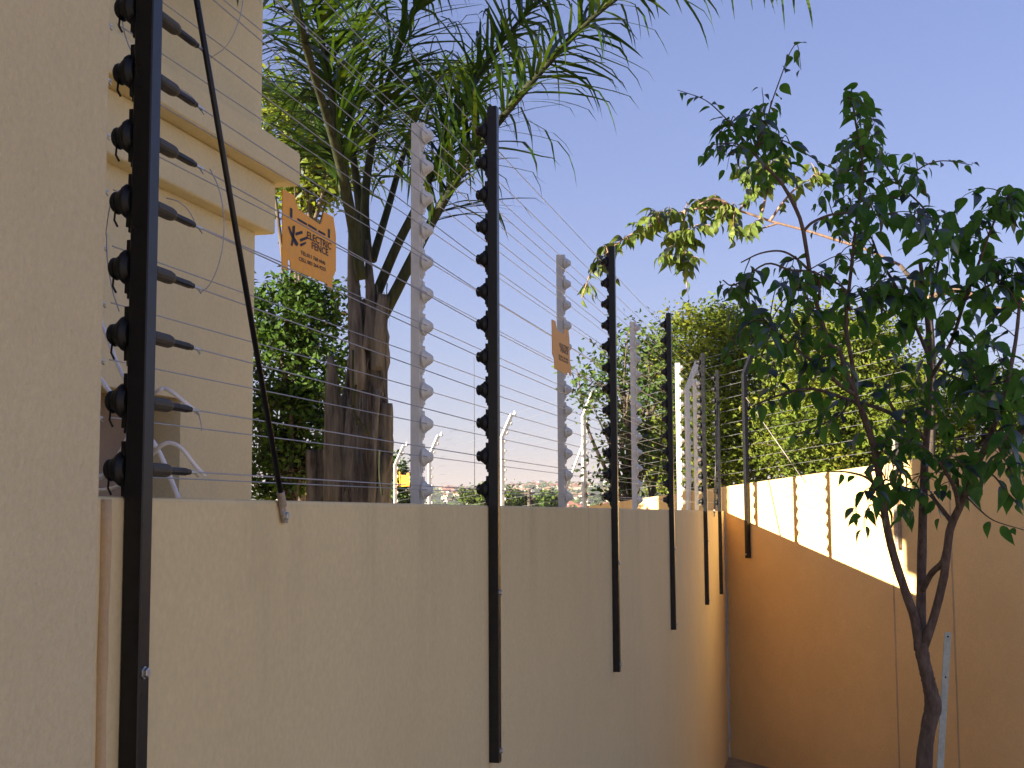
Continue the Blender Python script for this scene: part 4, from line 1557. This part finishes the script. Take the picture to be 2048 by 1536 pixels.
# ------------------------------------------------------------------ far mast, pole and the town on the hill
q = MB()
mb = at(949, 1005, 60)
mtop = at(948, 716, 60)
q.tube([Vector((mb.x, 60, 0)), Vector((mb.x, 60, mb.z)), mtop], [.05, .028, .012], 6)
o = q.build('antenna_mast', 'mast_grey', smooth=True)
tag(o, 'thin tall antenna mast left of the tall middle black post', 'mast')
q = MB()
bp_ = at(1058, 1010, 60)
tp_ = at(1058, 978, 60)
q.tube([Vector((bp_.x, 60, 0)), tp_], [.11, .08], 7)
q.tube([tp_ + Vector((-.25, 0, -.2)), tp_ + Vector((.25, 0, -.2))], .05, 6)
q.tube([tp_ + Vector((-.05, 0, -.45)), tp_ + Vector((.3, 0, -.45))], .05, 6)
o = q.build('utility_pole', 'tree_bark', smooth=True)
tag(o, 'small dark utility pole above the wall right of the middle post', 'pole')

for nm, cc in (('town_white', (0.72, 0.66, 0.58)), ('town_cream', (0.60, 0.48, 0.36)), ('town_pink', (0.50, 0.34, 0.27)), ('town_roof_red', (0.28, 0.11, 0.07)), ('town_roof_grey', (0.18, 0.15, 0.14)), ('town_roof_tan', (0.36, 0.22, 0.15))):
    paint(nm, cc, 0.9, 0.2, 0.15, 0, 0.8)


def town_house(wm, rm, wd, dp, ht):
    q = MB()
    x, y = wd / 2, dp / 2
    q.hexa([(-x, -y, -4), (x, -y, -4), (x, y, -4), (-x, y, -4), (-x, -y, ht), (x, -y, ht), (x, y, ht), (-x, y, ht)])
    e = .5
    k = len(q.v)
    q.add([(-x - e, -y - e, ht + .01), (x + e, -y - e, ht + .01), (x + e, y + e, ht + .01), (-x - e, y + e, ht + .01), (-x * .4, 0, ht + wd * .2), (x * .4, 0, ht + wd * .2)],
          [(0, 1, 5, 4), (2, 3, 4, 5), (1, 2, 5), (3, 0, 4), (3, 2, 1, 0)])
    o = q.build('town_house', [wm, rm])
    for p in o.data.polygons:
        p.material_index = 0 if p.index < 6 else 1
    me = o.data
    bpy.data.objects.remove(o)
    return me


TH = [town_house(a_, b_, wd, dp, ht) for a_, b_, wd, dp, ht in (
    ('town_white', 'town_roof_red', 9, 8, 4.0), ('town_cream', 'town_roof_tan', 12, 8, 3.6), ('town_pink', 'town_roof_red', 10, 9, 4.5), ('town_white', 'town_roof_grey', 8, 7, 5.5), ('town_cream', 'town_roof_red', 14, 9, 3.8))]
gt = np.random.default_rng(21)
cnt = 0
town_px = []
while cnt < 230:
    if gt.uniform() < .85:
        px = gt.uniform(775, 1250)
    else:
        px = gt.uniform(540, 640)
    Yh = 560 + 820 * gt.uniform() ** .8
    x = (px - CX) / F * Yh
    z = hill_z(x, Yh)
    o = bpy.data.objects.new('town_house', TH[int(gt.integers(0, 5))])
    col.objects.link(o)
    s_ = gt.uniform(.4, .8)
    o.matrix_basis = Matrix.Translation((x, Yh, z)) @ Matrix.Rotation(gt.uniform(-.6, .6), 4, 'Z') @ Matrix.Scale(s_, 4)
    tk = ('white house with red roof', 'long cream house with tan roof', 'pinkish house with red roof', 'tall white house with grey roof', 'wide cream house with red roof')[TH.index(o.data)]
    where = 'under the dark leafy tree' if px < 700 else 'far left of the middle post' if px < 990 else 'far right of the middle post'
    tag(o, f'tiny {tk} {where}', 'house', 'houses on the far hillside')
    cnt += 1
# scattered far trees on the hill, one mass
P = []
for _ in range(420):
    px = gt.uniform(520, 1300)
    Yh = 520 + 880 * gt.uniform()
    x = (px - CX) / F * Yh
    z = hill_z(x, Yh)
    P.append(np.array([x, Yh, z + 2]) + gt.normal(size=(26, 3)) * np.array([2.4, 2, 1.2]))
V, I = leaf_cloud(np.concatenate(P), 2.0, gt, .8)
o = fast_mesh('hillside_woods', V, I, 3, 'far_leaf')
o['kind'] = 'stuff'
tag(o, 'dark mass of trees scattered over the far hillside', 'trees')

# ------------------------------------------------------------------ haze
mt = bpy.data.materials.new('haze')
mt.use_nodes = True
mt.node_tree.nodes.clear()
pv = nd(mt, 'ShaderNodeVolumePrincipled')
pv.inputs['Color'].default_value = (0.93, 0.90, 0.95, 1)
pv.inputs['Density'].default_value = 0.0003
pv.inputs['Anisotropy'].default_value = 0.3
ou = nd(mt, 'ShaderNodeOutputMaterial')
mt.node_tree.links.new(pv.outputs[0], ou.inputs['Volume'])
MATS['haze'] = mt
q = MB()
HX = 2000
q.hexa([(-HX, -HX, -40), (HX, -HX, -40), (HX, HX, -40), (-HX, HX, -40), (-HX, -HX, 48), (HX, -HX, 48), (HX, HX, 48), (-HX, HX, 48)])
o = q.build('haze', 'haze')
o['kind'] = 'stuff'
